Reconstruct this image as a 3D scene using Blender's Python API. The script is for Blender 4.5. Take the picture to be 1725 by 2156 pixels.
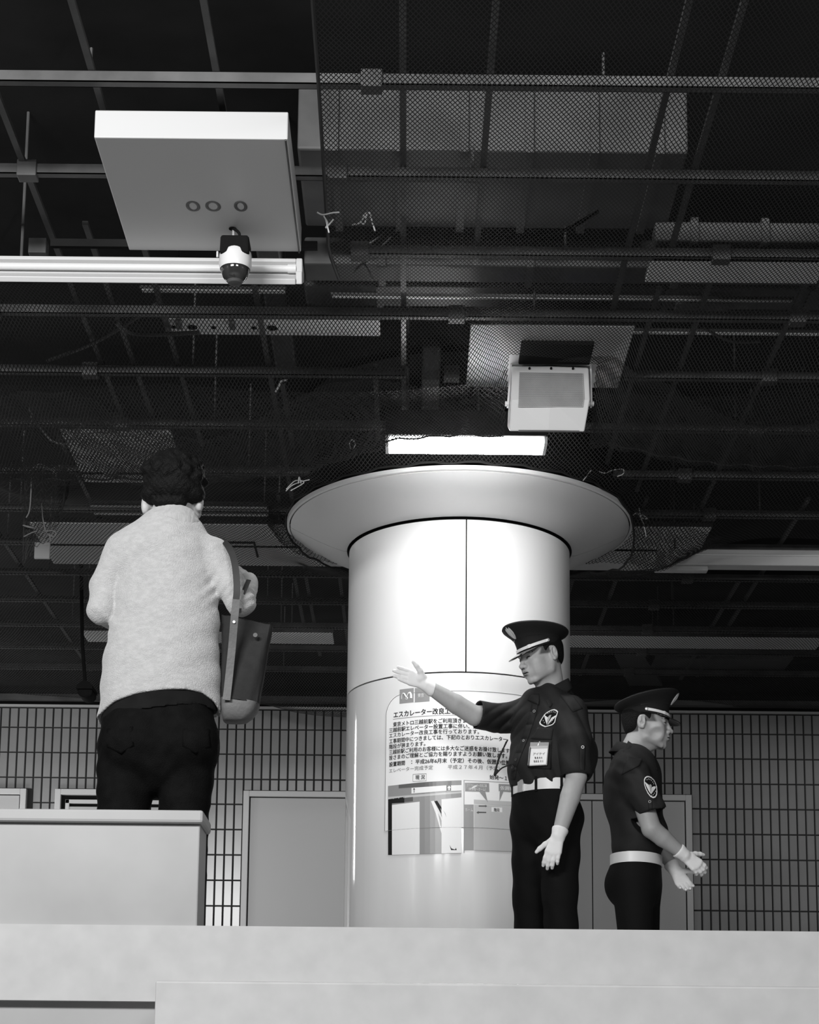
import bpy, math, random
import numpy as np
from mathutils import Matrix, Vector
for o in list(bpy.data.objects): bpy.data.objects.remove(o)
scene = bpy.context.scene
COL = scene.collection
PI = math.pi
# ------------------------------------------------------------------ camera
FPX, CX, CY = 3900.0, 862.5, 1721.0          # focal length in px, principal point (frame 1725 x 2156)
ZC = -0.55                                    # the photographer stands down the stairs
TILT, ROLL = math.atan(679 / FPX), math.radians(0.55)
CAM_POS = Vector((0, 0, ZC))
CAM_R = Matrix.Rotation(PI / 2 + TILT, 3, 'X') @ Matrix.Rotation(ROLL, 3, 'Z')
cam_data = bpy.data.cameras.new('camera')
cam = bpy.data.objects.new('camera', cam_data)
COL.objects.link(cam)
cam_data.sensor_fit = 'HORIZONTAL'
cam_data.sensor_width = 36
cam_data.lens = 36 * FPX / 1725
cam_data.shift_y = (CY - 1078) / 1725
cam_data.clip_start = 0.05
cam_data.clip_end = 100
cam.matrix_world = Matrix.Translation(CAM_POS) @ CAM_R.to_4x4()
scene.camera = cam
# ------------------------------------------------------------------ view and world
scene.view_settings.view_transform = 'Standard'
scene.view_settings.look = 'None'
scene.view_settings.gamma = 1
scene.view_settings.use_curve_mapping = False
scene.view_settings.exposure = 0.0
world = bpy.data.worlds.new('world')
scene.world = world
world.use_nodes = True
world.node_tree.nodes['Background'].inputs[0].default_value = (1, 1, 1, 1)
world.node_tree.nodes['Background'].inputs[1].default_value = 0.05
def area(name, loc, target, sx, sy, power):
    l = bpy.data.lights.new(name, 'AREA')
    l.shape = 'RECTANGLE'; l.size = sx; l.size_y = sy; l.energy = power
    o = bpy.data.objects.new(name, l); COL.objects.link(o)
    o.location = loc
    o.rotation_euler = (Vector(target) - Vector(loc)).to_track_quat('-Z', 'Y').to_euler()
    return o
# rows of ceiling lights over the stairs behind the photographer and beside him
area('stair_light', (-2.6, 0.2, 2.7), (-0.6, 6.5, 1.0), 2.4, 0.6, 420)
area('stair_light', (1.8, -0.3, 2.7), (0.6, 8.0, 1.3), 2.0, 0.6, 120)
area('unseen_hall_light', (-3.6, 13.1, 0.9), (-2.7, 14.0, 1.3), 1.3, 0.3, 15)  # unseen fill added low by the far wall to brighten the left tiles
area('unseen_hall_light', (-4.6, 13.0, 2.2), (-0.35, 9.35, 1.7), 0.22, 1.3, 22)  # tall unseen light added for the streak reflected in the pillar film
area('unseen_hall_light', (0.0, 11.6, 2.5), (0.0, 14.0, 0.8), 2.4, 0.25, 7)  # unseen fill turned on the far wall tiles

# ------------------------------------------------------------------ helpers
def P(px, py, Y):
    """point at depth Y seen at pixel px, py"""
    d = CAM_R @ Vector(((px - CX) / FPX, -(py - CY) / FPX, -1))
    return CAM_POS + d * (Y / d.y)
def PZ(px, py, z):
    d = CAM_R @ Vector(((px - CX) / FPX, -(py - CY) / FPX, -1))
    return CAM_POS + d * ((z - ZC) / d.z)
rnd = random.Random(7)
def mat(name, v, rough=0.6, spec=0.3, metal=0.0, noise=0.0, scale=8.0, bump=0.0, emit=0.0, bscale=None, alpha=1.0, trans=0.0, sheen=0.0, stretch=None):
    m = bpy.data.materials.new(name); m.use_nodes = True
    nt = m.node_tree; b = nt.nodes['Principled BSDF']
    b.inputs['Base Color'].default_value = (v, v, v, 1)
    b.inputs['Roughness'].default_value = rough
    b.inputs['Specular IOR Level'].default_value = spec
    b.inputs['Metallic'].default_value = metal
    if sheen: b.inputs['Sheen Weight'].default_value = sheen
    if trans: b.inputs['Transmission Weight'].default_value = trans
    if alpha < 1: b.inputs['Alpha'].default_value = alpha
    if emit:
        b.inputs['Emission Color'].default_value = (1, 1, 1, 1)
        b.inputs['Emission Strength'].default_value = emit
    if noise or bump:
        tc = nt.nodes.new('ShaderNodeTexCoord')
        src = tc.outputs['Object']
        if stretch:
            mp = nt.nodes.new('ShaderNodeMapping'); mp.inputs['Scale'].default_value = stretch
            nt.links.new(src, mp.inputs[0]); src = mp.outputs[0]
    if noise:
        n = nt.nodes.new('ShaderNodeTexNoise'); n.inputs['Scale'].default_value = scale; n.inputs['Detail'].default_value = 4
        nt.links.new(src, n.inputs['Vector'])
        r = nt.nodes.new('ShaderNodeMapRange')
        r.inputs[1].default_value = 0.3; r.inputs[2].default_value = 0.7
        r.inputs[3].default_value = max(0, v * (1 - noise)); r.inputs[4].default_value = min(1, v * (1 + noise))
        nt.links.new(n.outputs[0], r.inputs[0])
        nt.links.new(r.outputs[0], b.inputs['Base Color'])
    if bump:
        n2 = nt.nodes.new('ShaderNodeTexNoise'); n2.inputs['Scale'].default_value = bscale or scale * 3
        nt.links.new(src, n2.inputs['Vector'])
        bp = nt.nodes.new('ShaderNodeBump'); bp.inputs['Strength'].default_value = bump; bp.inputs['Distance'].default_value = 0.01
        nt.links.new(n2.outputs[0], bp.inputs['Height']); nt.links.new(bp.outputs[0], b.inputs['Normal'])
    return m
def set_parent(o, parent):
    if parent is not None:
        o.parent = parent
        o.matrix_parent_inverse = parent.get('_inv') and Matrix.Translation(-Vector(parent['_inv'])) or Matrix()
def link(name, me, m, parent=None, smooth=False):
    o = bpy.data.objects.new(name, me); COL.objects.link(o)
    if m is not None and not me.materials: me.materials.append(m)
    if smooth:
        me.polygons.foreach_set('use_smooth', [True] * len(me.polygons))
        if len(me.polygons) < 20000: me.set_sharp_from_angle(angle=math.radians(42))
    set_parent(o, parent)
    return o
def raw(name, V, F, m, parent=None, smooth=False):
    me = bpy.data.meshes.new(name)
    me.from_pydata([tuple(v) for v in V], [], [tuple(f) for f in F]); me.update()
    return link(name, me, m, parent, smooth)
def raw_np(name, V, F, m, parent=None, smooth=True):
    me = bpy.data.meshes.new(name)
    V = np.asarray(V, np.float32); F = np.asarray(F, np.int32); n = F.shape[1]
    me.vertices.add(len(V)); me.vertices.foreach_set('co', V.ravel())
    me.loops.add(F.size); me.loops.foreach_set('vertex_index', F.ravel())
    me.polygons.add(len(F)); me.polygons.foreach_set('loop_start', np.arange(len(F), dtype=np.int32) * n)
    me.update(calc_edges=True); me.validate()
    return link(name, me, m, parent, smooth)
class MB:
    def __init__(s): s.V = []; s.F = []
    def add(s, V, F):
        b = len(s.V); s.V += [Vector(v) for v in V]; s.F += [tuple(i + b for i in f) for f in F]; return s
    def box(s, lo, hi, M=None):
        x0, y0, z0 = lo; x1, y1, z1 = hi
        V = [Vector(v) for v in ((x0,y0,z0),(x1,y0,z0),(x1,y1,z0),(x0,y1,z0),(x0,y0,z1),(x1,y0,z1),(x1,y1,z1),(x0,y1,z1))]
        if M is not None: V = [M @ v for v in V]
        return s.add(V, [(0,3,2,1),(4,5,6,7),(0,1,5,4),(1,2,6,5),(2,3,7,6),(3,0,4,7)])
    def quadbox(s, top, bot):
        """8 corners: two quads"""
        return s.add(list(bot) + list(top), [(0,3,2,1),(4,5,6,7),(0,1,5,4),(1,2,6,5),(2,3,7,6),(3,0,4,7)])
    def tube(s, pts, r, n=8, closed=False, flat=1.0, up=None):
        pts = [Vector(p) for p in pts]; N = len(pts)
        rs = r if isinstance(r, (list, tuple)) else [r] * N
        b = len(s.V); prev = None
        for i, p in enumerate(pts):
            a = pts[(i - 1) % N] if (i > 0 or closed) else p
            c = pts[(i + 1) % N] if (i < N - 1 or closed) else p
            t = (c - a).normalized() if (c - a).length > 1e-9 else Vector((0, 0, 1))
            if prev is None:
                u = Vector(up) if up else (Vector((0, 0, 1)) if abs(t.z) < 0.9 else Vector((1, 0, 0)))
            else: u = prev
            u = (u - t * u.dot(t)).normalized(); prev = u; w = t.cross(u)
            for k in range(n):
                an = 2 * PI * k / n
                s.V.append(p + (u * math.cos(an) * flat + w * math.sin(an)) * rs[i])
        M = N if closed else N - 1
        for i in range(M):
            for k in range(n):
                a = b + i * n + k; c = b + i * n + (k + 1) % n
                d = b + ((i + 1) % N) * n + (k + 1) % n; e = b + ((i + 1) % N) * n + k
                s.F.append((a, c, d, e))
        if not closed:
            s.F.append(tuple(b + k for k in range(n))[::-1]); s.F.append(tuple(b + (N - 1) * n + k for k in range(n)))
        return s
    def rings(s, rings, cap0=True, cap1=True, closed=True):
        b = len(s.V); n = len(rings[0])
        for r in rings: s.V += [Vector(v) for v in r]
        K = n if closed else n - 1
        for i in range(len(rings) - 1):
            for k in range(K):
                s.F.append((b + i*n + k, b + i*n + (k+1) % n, b + (i+1)*n + (k+1) % n, b + (i+1)*n + k))
        if cap0: s.F.append(tuple(b + k for k in range(n))[::-1])
        if cap1: s.F.append(tuple(b + (len(rings)-1)*n + k for k in range(n)))
        return s
    def poly(s, pts, thick):
        """flat outline extruded by the vector thick"""
        pts = [Vector(p) for p in pts]; t = Vector(thick)
        return s.rings([pts, [p + t for p in pts]])
    def build(s, name, m, parent=None, smooth=False, bevel=0.0):
        o = raw(name, s.V, s.F, m, parent, smooth)
        if bevel:
            md = o.modifiers.new('bevel', 'BEVEL'); md.width = bevel; md.segments = 2; md.limit_method = 'ANGLE'
        return o
def tag(o, label=None, cat=None, group=None, kind=None):
    if label: o['label'] = label
    if cat: o['category'] = cat
    if group: o['group'] = group
    if kind: o['kind'] = kind
    return o
def empty(name, loc, label=None, cat=None, group=None):
    o = bpy.data.objects.new(name, None); COL.objects.link(o)
    o.location = loc; o['_inv'] = tuple(loc); o.empty_display_size = 0.1
    return tag(o, label, cat, group)
def spline(pts, n=8):
    """Catmull-Rom through pts"""
    pts = [Vector(p) for p in pts]; out = []
    for i in range(len(pts) - 1):
        p0 = pts[max(i - 1, 0)]; p1 = pts[i]; p2 = pts[i + 1]; p3 = pts[min(i + 2, len(pts) - 1)]
        for k in range(n):
            t = k / n
            out.append(0.5 * ((2 * p1) + (p2 - p0) * t + (2*p0 - 5*p1 + 4*p2 - p3) * t*t + (3*p1 - p0 - 3*p2 + p3) * t**3))
    out.append(pts[-1]); return out
def text_mesh(body, size=1.0, bold=0.0, depth=0.0):
    cu = bpy.data.curves.new('text', 'FONT'); cu.body = body; cu.size = size
    cu.extrude = depth; cu.resolution_u = 3
    o = bpy.data.objects.new('text', cu); COL.objects.link(o)
    dg = bpy.context.evaluated_depsgraph_get()
    me = bpy.data.meshes.new_from_object(o.evaluated_get(dg))
    bpy.data.objects.remove(o); bpy.data.curves.remove(cu)
    if bold > 0:
        n = len(me.vertices); V = [v.co.copy() for v in me.vertices]; F = [tuple(p.vertices) for p in me.polygons]
        b = bold * 1.8; VV = []; FF = []
        for k, (dx, dy) in enumerate(((-b, 0), (b, 0), (0, b * .6), (0, -b * .6))):
            VV += [(v.x + dx, v.y + dy, v.z + 0.0) for v in V]; FF += [tuple(i + n * k for i in f) for f in F]
        me = bpy.data.meshes.new('text'); me.from_pydata(VV, [], FF); me.update()
    return me

# ------------------------------------------------------------------ materials
M_CONC = mat('dark_concrete', 0.015, 0.9, noise=0.4, scale=3)
M_BAR = mat('ceiling_steel', 0.11, 0.5, noise=0.35, scale=6)
M_ROD = mat('rod_steel', 0.09, 0.4, noise=0.2)
M_NET = mat('dark_net_cord', 0.022, 0.7)
M_PLATE = mat('pale_ceiling_board', 0.92, 0.5, noise=0.05, scale=3)
M_DUCT = mat('grey_duct', 0.11, 0.5, noise=0.3, scale=4)
M_WHITE = mat('white_enamel', 0.78, 0.35, 0.5)
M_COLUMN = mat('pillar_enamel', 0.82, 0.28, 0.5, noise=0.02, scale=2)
M_CAPITAL = mat('shaded_capital_enamel', 0.74, 0.35, 0.4, noise=0.02, scale=2)  # pillar enamel darkened to carry the shade on its down-facing flare
M_FILM = mat('glossy_film', 0.80, 0.08, 0.6, noise=0.03, scale=3, bump=0.25, bscale=2.5, stretch=(3, 3, 0.15))
M_BLACK = mat('black_recess', 0.01, 0.9, 0.1)
M_TILE = mat('grey_tile', 0.30, 0.22, 0.5, noise=0.10, scale=2.5)
M_GROUT = mat('dark_grout', 0.03, 0.9)
M_TRIM = mat('metal_trim', 0.55, 0.35, metal=0.3)
M_FRAME = mat('frame_steel', 0.66, 0.35)
M_DOOR = mat('door_paint', 0.52, 0.35)
M_FLOOR = mat('floor_stone', 0.42, 0.45, noise=0.06, scale=14)
M_ROPE = mat('pale_cord', 0.60, 0.8)
M_ROPE2 = mat('grey_rope', 0.14, 0.8)
M_INK = mat('black_ink', 0.01, 0.6)
M_INKG = mat('grey_ink', 0.25, 0.6)
M_PAR = mat('parapet_paint', 0.34, 0.5, noise=0.1, scale=3)
# ================================================================== SETTING
ZB = 2.85                                       # ceiling bar plane
def struct(o): return tag(o, kind='structure')
YW = 14.0
floor = MB()
floor.box((-6, 4.85, -0.2), (6, 14.3, 0.0))
struct(floor.build('floor', M_FLOOR))
# stairs down to the photographer
st = MB()
for i in range(1, 12):
    y1 = 4.85 - 0.30 * (i - 1); st.box((-0.62, y1 - 0.30, -0.17 * i - 0.3), (2.6, y1, -0.17 * i))
for i in range(0, 10):
    pass
stairs = empty('stairs', (1.0, 3.0, -2.1), 'pale stone stairs rising from the photographer to the station floor', 'stairs')
for i in range(1, 12):
    y1 = 4.85 - 0.30 * (i - 1)
    MB().box((-0.62, y1 - 0.30, -0.17 * i - 0.30), (2.6, y1, -0.17 * i)).build('step', M_FLOOR, stairs, bevel=0.006)
struct(MB().box((-6, -3.0, -2.4), (6, 4.85, -2.07)).build('floor_lower', M_FLOOR))
struct(MB().box((-6, -3.3, 3.35), (6, 14.3, 3.6)).build('ceiling', M_CONC))
struct(MB().box((-6.2, -3.3, -2.4), (-6, 14.3, 3.6)).build('wall_left', M_TILE))
struct(MB().box((6, -3.3, -2.4), (6.2, 14.3, 3.6)).build('wall_right', M_TILE))
struct(MB().box((-6, -3.3, -2.4), (6, -3.1, 3.6)).build('wall_back', M_TILE))
# parapet at the head of the stairs (its top edge crosses the woman's legs)
pz = P(250, 1709, 4.9).z
par = empty('stair_parapet', (-1.9, 4.95, 0), 'low white parapet wall at the head of the stairs in front of the woman', 'parapet')
xr = P(432, 1709, 4.9).x
MB().box((-3.4, 4.88, -2.07), (xr - 0.01, 5.04, pz - 0.035)).build('wall_panel', M_PAR, par, bevel=0.004)
MB().box((-3.4, 4.86, pz - 0.035), (xr, 5.06, pz)).build('coping', M_PAR, par, bevel=0.008)

# ---- far wall of glazed tiles
wall = MB().box((-6, YW, 0), (6, YW + 0.25, 2.72)).build('wall_far', M_GROUT); struct(wall)
ztop = P(860, 1497, YW).z
PXT, PZT = 0.0675, 0.1965
def tile_mesh(w, h, name):
    b = 0.003; d = 0.010
    V = [(-w/2,0,-h/2),(w/2,0,-h/2),(w/2,0,h/2),(-w/2,0,h/2),(-w/2+b,-d,-h/2+b),(w/2-b,-d,-h/2+b),(w/2-b,-d,h/2-b),(-w/2+b,-d,h/2-b)]
    F = [(4,5,6,7),(0,1,5,4),(1,2,6,5),(2,3,7,6),(3,0,4,7)]
    me = bpy.data.meshes.new(name); me.from_pydata(V, [], F); me.update(); return me
JX, JZ = 0.0095, 0.0075
tm = tile_mesh(PXT - JX, PZT - JZ, 'tile'); tm.materials.append(M_TILE)
# door openings (x0, x1) in metres on the far wall
DZ = P(640, 1668, YW).z
doors = [(P(118, 1675, YW).x, P(425, 1675, YW).x, 0), (P(514, 1670, YW).x, P(775, 1670, YW).x, 1), (P(1195, 1675, YW).x, P(1455, 1675, YW).x, 2), (-4.0, P(57.5, 1675, YW).x, 3)]
x_start = P(63, 1600, YW).x
x_first = x_start - 26 * PXT
ntile = 0; restV = []; restF = []
ztile0 = P(860, 1540, YW).z + 0.002   # first horizontal joint below the trim
rows = [(ztile0 + PZT * (0 - i), ) for i in range(0, 13)]
for r in range(-1, 13):
    zt = ztile0 - r * PZT                # top joint of the row
    zb = zt - PZT
    if r == -1: zt = ztop - 0.004
    if zb < 0.01: zb = 0.01
    if zt < 0.05: break
    for c in range(0, 150):
        xc = x_first + c * PXT
        if abs(xc) > 3.9: continue
        z1, z0 = zt, zb
        for (dx0, dx1, k) in doors:
            if dx0 - 0.01 < xc < dx1 + 0.01:
                z0 = max(z0, DZ + 0.004)
        if z1 - z0 < 0.03: continue
        px = CX + xc / YW * FPX
        inview = r <= 2 and -2.95 < xc < 3.0 and not (735 < px < 1195) and not (225 < px < 455)
        full = abs((z1 - z0) - PZT) < 0.001
        if inview and ntile < 296:
            o = bpy.data.objects.new('tile', tm if full else tile_mesh(PXT - JX, z1 - z0 - JZ, 'tile_cut'))
            if not full: o.data.materials.append(M_TILE)
            COL.objects.link(o); o.location = (xc, YW - 0.001 - rnd.random() * 0.0012, (z0 + z1) / 2)
            o.rotation_euler = ((rnd.random() - 0.5) * 0.008, 0, (rnd.random() - 0.5) * 0.012)
            o.parent = wall; ntile += 1
        else:
            w = PXT - JX; h = z1 - z0 - JZ; b = len(restV); q = 0.003; d = 0.010; cz = (z0 + z1) / 2; y0 = YW - rnd.random() * 0.001
            restV += [(xc-w/2,y0,cz-h/2),(xc+w/2,y0,cz-h/2),(xc+w/2,y0,cz+h/2),(xc-w/2,y0,cz+h/2),(xc-w/2+q,y0-d,cz-h/2+q),(xc+w/2-q,y0-d,cz-h/2+q),(xc+w/2-q,y0-d,cz+h/2-q),(xc-w/2+q,y0-d,cz+h/2-q)]
            restF += [tuple(i + b for i in f) for f in [(4,5,6,7),(0,1,5,4),(1,2,6,5),(2,3,7,6),(3,0,4,7)]]
tag(raw('tile_field', restV, restF, M_TILE, wall), kind='stuff')
# trims above the tiles
struct(MB().box((-6, YW - 0.03, ztop), (6, YW + 0.02, ztop + 0.018)).build('trim_1', M_TRIM))
struct(MB().box((-6, YW - 0.02, ztop + 0.018), (6, YW + 0.02, ztop + 0.045)).build('trim_2', M_BLACK))
struct(MB().box((-6, YW - 0.10, ztop + 0.045), (6, YW + 0.02, ztop + 0.085)).build('trim_3', M_DUCT))
struct(MB().box((-6, YW - 0.05, ztop + 0.085), (6, YW + 0.02, 3.4)).build('trim_4', M_CONC))
# doors
def door(idx, x0, x1):
    d = MB()
    fr = 0.045
    d.box((x0, YW - 0.05, 0), (x0 + fr, YW + 0.01, DZ)); d.box((x1 - fr, YW - 0.05, 0), (x1, YW + 0.01, DZ)); d.box((x0 + fr, YW - 0.05, DZ - fr), (x1 - fr, YW + 0.01, DZ))
    o = struct(d.build('door_%d' % idx, M_FRAME, bevel=0.004))
    if idx == 1:
        MB().box((x0+fr, YW - 0.012, 0), (x1-fr, YW + 0.0, DZ - fr)).build('recess', M_BLACK, o)
        s = MB(); a = x0 + fr + 0.035; b = x1 - fr - 0.035; t = DZ - fr - 0.035
        s.box((a, YW - 0.035, 0), (a + 0.03, YW - 0.012, t)); s.box((b - 0.03, YW - 0.035, 0), (b, YW - 0.012, t)); s.box((a, YW - 0.035, t - 0.03), (b, YW - 0.012, t))
        s.build('inner_frame', M_FRAME, o, bevel=0.002)
        MB().box((a + 0.03, YW - 0.03, 0), (b - 0.03, YW - 0.012, t - 0.055)).build('door_leaf', M_DOOR, o)
    else:
        xs = [x0 + fr + 0.006, x1 - fr - 0.006]
        if idx == 3: xs = [xs[0], P(1246, 1700, YW).x, xs[1]]
        for a, b in zip(xs[:-1], xs[1:]):
            MB().box((a + 0.004, YW - 0.03, 0), (b - 0.004, YW + 0.005, DZ - fr - 0.008)).build('door_leaf', M_DOOR, o)
        MB().tube([(xs[-1] - 0.1, YW - 0.035, 1.0), (xs[-1] - 0.1, YW - 0.08, 1.0), (xs[-1] - 0.2, YW - 0.08, 1.0)], 0.01).build('handle', M_TRIM, o)
        MB().box((x0+fr, YW + 0.004, 0), (x1-fr, YW + 0.008, DZ - fr)).build('door_gap', M_BLACK, o)
for i, (a, b, k) in enumerate(doors): door(i + 1, a, b)

# ================================================================== PILLAR
PC = P(966, 1400, 9.5); PX_, PY_ = PC.x, 9.5
R0 = 241.5 / 3900 * 9.5 * 0.998
R1 = 365 / 3900 * 9.5 * 1.028
z_j = P(973, 1089, PY_ - R0).z                 # top joint
z_s = P(973, 1415, PY_ - R0).z                 # seam above the poster
z_r = P(973, 990, PY_ - R1).z                  # rim
def arc_panel(mb, prof, a0, a1, n, thick=0.0):
    """lathe segment; angle 0 faces the camera, positive to the right"""
    rings = []
    for i in range(n + 1):
        a = a0 + (a1 - a0) * i / n
        rings.append([(PX_ + r * math.sin(a), PY_ - r * math.cos(a), z) for r, z in prof])
    mb.rings(rings, True, True, True)
    return mb
pillar = empty('pillar', (PX_, PY_, 0), 'thick round white enamel pillar with flared top, standing mid hall behind the pointing guard', 'pillar')
g = 0.0035
SEAM = math.radians(2.0)
for k in range(2):
    a0 = SEAM + k * PI + g / R0; a1 = SEAM + (k + 1) * PI - g / R0
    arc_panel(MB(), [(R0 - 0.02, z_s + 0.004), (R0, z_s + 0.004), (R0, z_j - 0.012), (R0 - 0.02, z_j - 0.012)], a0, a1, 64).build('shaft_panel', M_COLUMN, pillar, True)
arc_panel(MB(), [(R0 - 0.03, 0.0), (R0 - 0.012, 0.0), (R0 - 0.012, z_j + 0.02), (R0 - 0.03, z_j + 0.02)], 0, 2 * PI, 96).build('core', M_BLACK, pillar, True)
arc_panel(MB(), [(R0 - 0.02, 0.1), (R0 + 0.001, 0.1), (R0 + 0.001, z_s - 0.004), (R0 - 0.02, z_s - 0.004)], 0, 2 * PI, 128).build('lower_cladding', M_FILM, pillar, True)
arc_panel(MB(), [(R0 - 0.02, 0.0), (R0 + 0.012, 0.0), (R0 + 0.012, 0.1), (R0 - 0.02, 0.1)], 0, 2 * PI, 96).build('plinth', M_DUCT, pillar, True)
prof = [(R0 + 0.012, z_j)]
NPF = 10
for i in range(NPF + 1):
    t = i / NPF
    prof.append((R0 + 0.03 + (R1 - R0 - 0.042) * t, z_j + 0.0 + (z_r - z_j) * (0.25 * t + 0.75 * t ** 1.25)))
prof = prof + [(R1 - 0.014, z_r + 0.02), (R0 + 0.012, z_r + 0.02)]
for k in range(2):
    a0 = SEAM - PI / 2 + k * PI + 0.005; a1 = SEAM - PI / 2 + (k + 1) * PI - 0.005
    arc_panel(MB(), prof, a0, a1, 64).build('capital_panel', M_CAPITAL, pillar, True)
arc_panel(MB(), [(R1 - 0.006, z_r + 0.002), (R1 + 0.006, z_r + 0.004), (R1 + 0.008, z_r + 0.024), (R1 - 0.006, z_r + 0.024)], 0, 2 * PI, 128).build('rim_band', M_COLUMN, pillar, True)
arc_panel(MB(), [(R1 - 0.06, z_r + 0.02), (R1 - 0.06, 3.3), (R1 - 0.09, 3.3), (R1 - 0.09, z_r + 0.02)], 0, 2 * PI, 64).build('upper_collar', M_BLACK, pillar, True)

# ---- notice on the pillar: everything wraps the cylinder
RP = R0 + 0.0035
def cyl(px, py):
    """pixel -> (arc length, height) on the pillar"""
    d = CAM_R @ Vector(((px - CX) / FPX, -(py - CY) / FPX, -1)); d = d / d.y
    ox, oy = CAM_POS.x - PX_, CAM_POS.y - PY_
    A = d.x**2 + 1; B = 2 * (ox * d.x + oy); C_ = ox * ox + oy * oy - RP * RP
    t = (-B - math.sqrt(max(0, B * B - 4 * A * C_))) / (2 * A)
    q = CAM_POS + d * t
    return math.atan2(q.x - PX_, -(q.y - PY_)) * RP, q.z
def wrap(s, z, off=0.0):
    a = s / RP; r = RP + off
    return (PX_ + r * math.sin(a), PY_ - r * math.cos(a), z)
notice = empty('notice', wrap(0.0, cyl(940, 1700)[1]), 'large white Japanese notice about escalator works wrapped round the pillar', 'notice')
s0, _ = cyl(812.5, 1600); _, zt_n = cyl(972, 1453); s1 = -s0 + 2 * cyl(966, 1500)[0] + 0.03
zb_n = 0.95
def sheet(name, s0, s1, z0, z1, off, m, parent, n=None, corner=0.0, thick=0.0006):
    n = n or max(2, int((s1 - s0) / 0.03) + 1)
    V = []; F = []
    for i in range(n + 1):
        s = s0 + (s1 - s0) * i / n
        dz = 0
        e = min(s - s0, s1 - s)
        if corner and e < corner: dz = corner - math.sqrt(max(0, corner**2 - (corner - e)**2))
        for (z, o_) in ((z0 + dz * 0, off - thick), (z1 - dz, off - thick), (z1 - dz, off), (z0, off)):
            V.append(wrap(s, z, o_))
    for i in range(n):
        a = i * 4; b = a + 4
        for k in range(4): F.append((a + k, a + (k + 1) % 4, b + (k + 1) % 4, b + k))
    F.append((3, 2, 1, 0)); F.append(tuple(n * 4 + k for k in range(4)))
    return raw(name, V, F, m, parent, False)
M_PAPER = mat('notice_paper', 0.88, 0.38, 0.4)
M_G60 = mat('print_mid_grey', 0.30, 0.3); M_G40 = mat('print_dark_grey', 0.12, 0.3); M_G80 = mat('print_pale_grey', 0.55, 0.3)
sheet('paper', s0 - 0.004, s1, zb_n, zt_n, 0.0, M_PAPER, notice, n=96, corner=0.10)
# rounded border line
bl = []
cr = 0.10
L, Rr, T, Bq = s0, s1 - 0.004, zt_n - 0.004, zb_n + 0.004
for i in range(9): a = PI - PI / 2 * i / 8; bl.append((L + cr + cr * math.cos(a), T - cr + cr * math.sin(a)))
for i in range(1, 24): bl.append((L + cr + (Rr - L - 2 * cr) * i / 24, T))
for i in range(9): a = PI / 2 - PI / 2 * i / 8; bl.append((Rr - cr + cr * math.cos(a), T - cr + cr * math.sin(a)))
bl = [(L, Bq)] + bl + [(Rr, Bq)] + [(Rr + (L - Rr) * i / 30, Bq) for i in range(1, 30)]
bm_ = MB(); bm_.tube([wrap(s, z, 0.001) for s, z in bl], 0.0016, 4, closed=True); bm_.build('border_line', M_G60, notice)
def put_text(body, x0, x1, yb, hpx, m, name='text_line', bold=0.0, off=0.0012, parent=None, line=False):
    """text whose baseline starts at pixel x0,yb and whose last glyph ends at x1"""
    sa, z = cyl(x0, yb)
    if line: z = cyl(820 if x0 > 835 else x0, yb)[1]
    sb = cyl(x1, yb)[0]
    h = (cyl(966, yb - hpx)[1] - cyl(966, yb)[1])
    me = text_mesh(body, 1.0, bold)
    n = len(me.vertices); co = np.empty(n * 3, np.float32); me.vertices.foreach_get('co', co); co = co.reshape(-1, 3)
    xa, xb = co[:, 0].min(), co[:, 0].max()
    u = (co[:, 0] - xa) / (xb - xa); v = co[:, 1]
    ss = sa + u * (sb - sa); zz = z + v * h / 0.88
    out = np.array([wrap(s, q, off) for s, q in zip(ss, zz)], np.float32)
    me.vertices.foreach_set('co', out.ravel()); me.update()
    o = link(name, me, m, parent or notice)
    return o
LINES = [
 ('エスカレーター改良工事のお知らせ', 829, 1026, 1511, 12.5, M_INK, 0.018),
 ('東京メトロ三越前駅をご利用頂きまして、', 828, 1008, 1530, 9.5, M_INK, 0.014),
 ('三越前駅エレベーター設置工事に伴い、日頃', 820, 1016, 1542.5, 9.5, M_INK, 0.014),
 ('エスカレーター改良工事を行っております。', 820, 1009, 1553.5, 9.5, M_INK, 0.012),
 ('工事期間中につきましては、下記のとおりエスカレーター', 820, 1067, 1565.5, 9.5, M_INK, 0.012),
 ('階段が狭まります。', 820, 896, 1577, 9.5, M_INK, 0.012),
 ('三越前駅ご利用のお客様には多大なご迷惑をお掛け致しますが', 820, 1082, 1588.5, 9.5, M_INK, 0.012),
 ('皆さまのご理解とご協力を賜りますようお願い致します。', 820, 1068, 1600, 9.5, M_INK, 0.012),
 ('設置期間', 820, 853, 1614, 9.5, M_INK, 0.016), ('：', 866, 868.5, 1613, 9, M_INK, 0.012), ('平成26年6月末（予定）', 875, 977, 1614, 9.5, M_INK, 0.014), ('その後、仮囲い位置変更', 985, 1092, 1614, 9.5, M_INK, 0.014),
 ('エレベーター完成予定', 820, 912, 1627, 8.5, M_INKG, 0.004), ('平成２７年４月（予定）', 943, 1052, 1627, 8.5, M_INKG, 0.004),
]
for body, xa, xb, yb, hp, m_, bo in LINES:
    put_text(body, xa, xb, yb, hp, m_, bold=bo, line=True)
put_text('現 況', 875, 895, 1641, 9, M_INK, bold=0.014)
put_text('始発～１', 1031, 1068, 1640, 9, M_INK, bold=0.012)
def rect(name, xa, ya, xb, yb, m, off=0.0011, parent=None):
    sa, z1 = cyl(xa, ya); sb, _ = cyl(xb, ya); _, z0 = cyl(xa, yb)
    return sheet(name, sa, sb, z0, z1, off, m, parent or notice, thick=0.0005)
rect('heading_rule', 828, 1514, 1030, 1515.2, M_G60)
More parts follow.
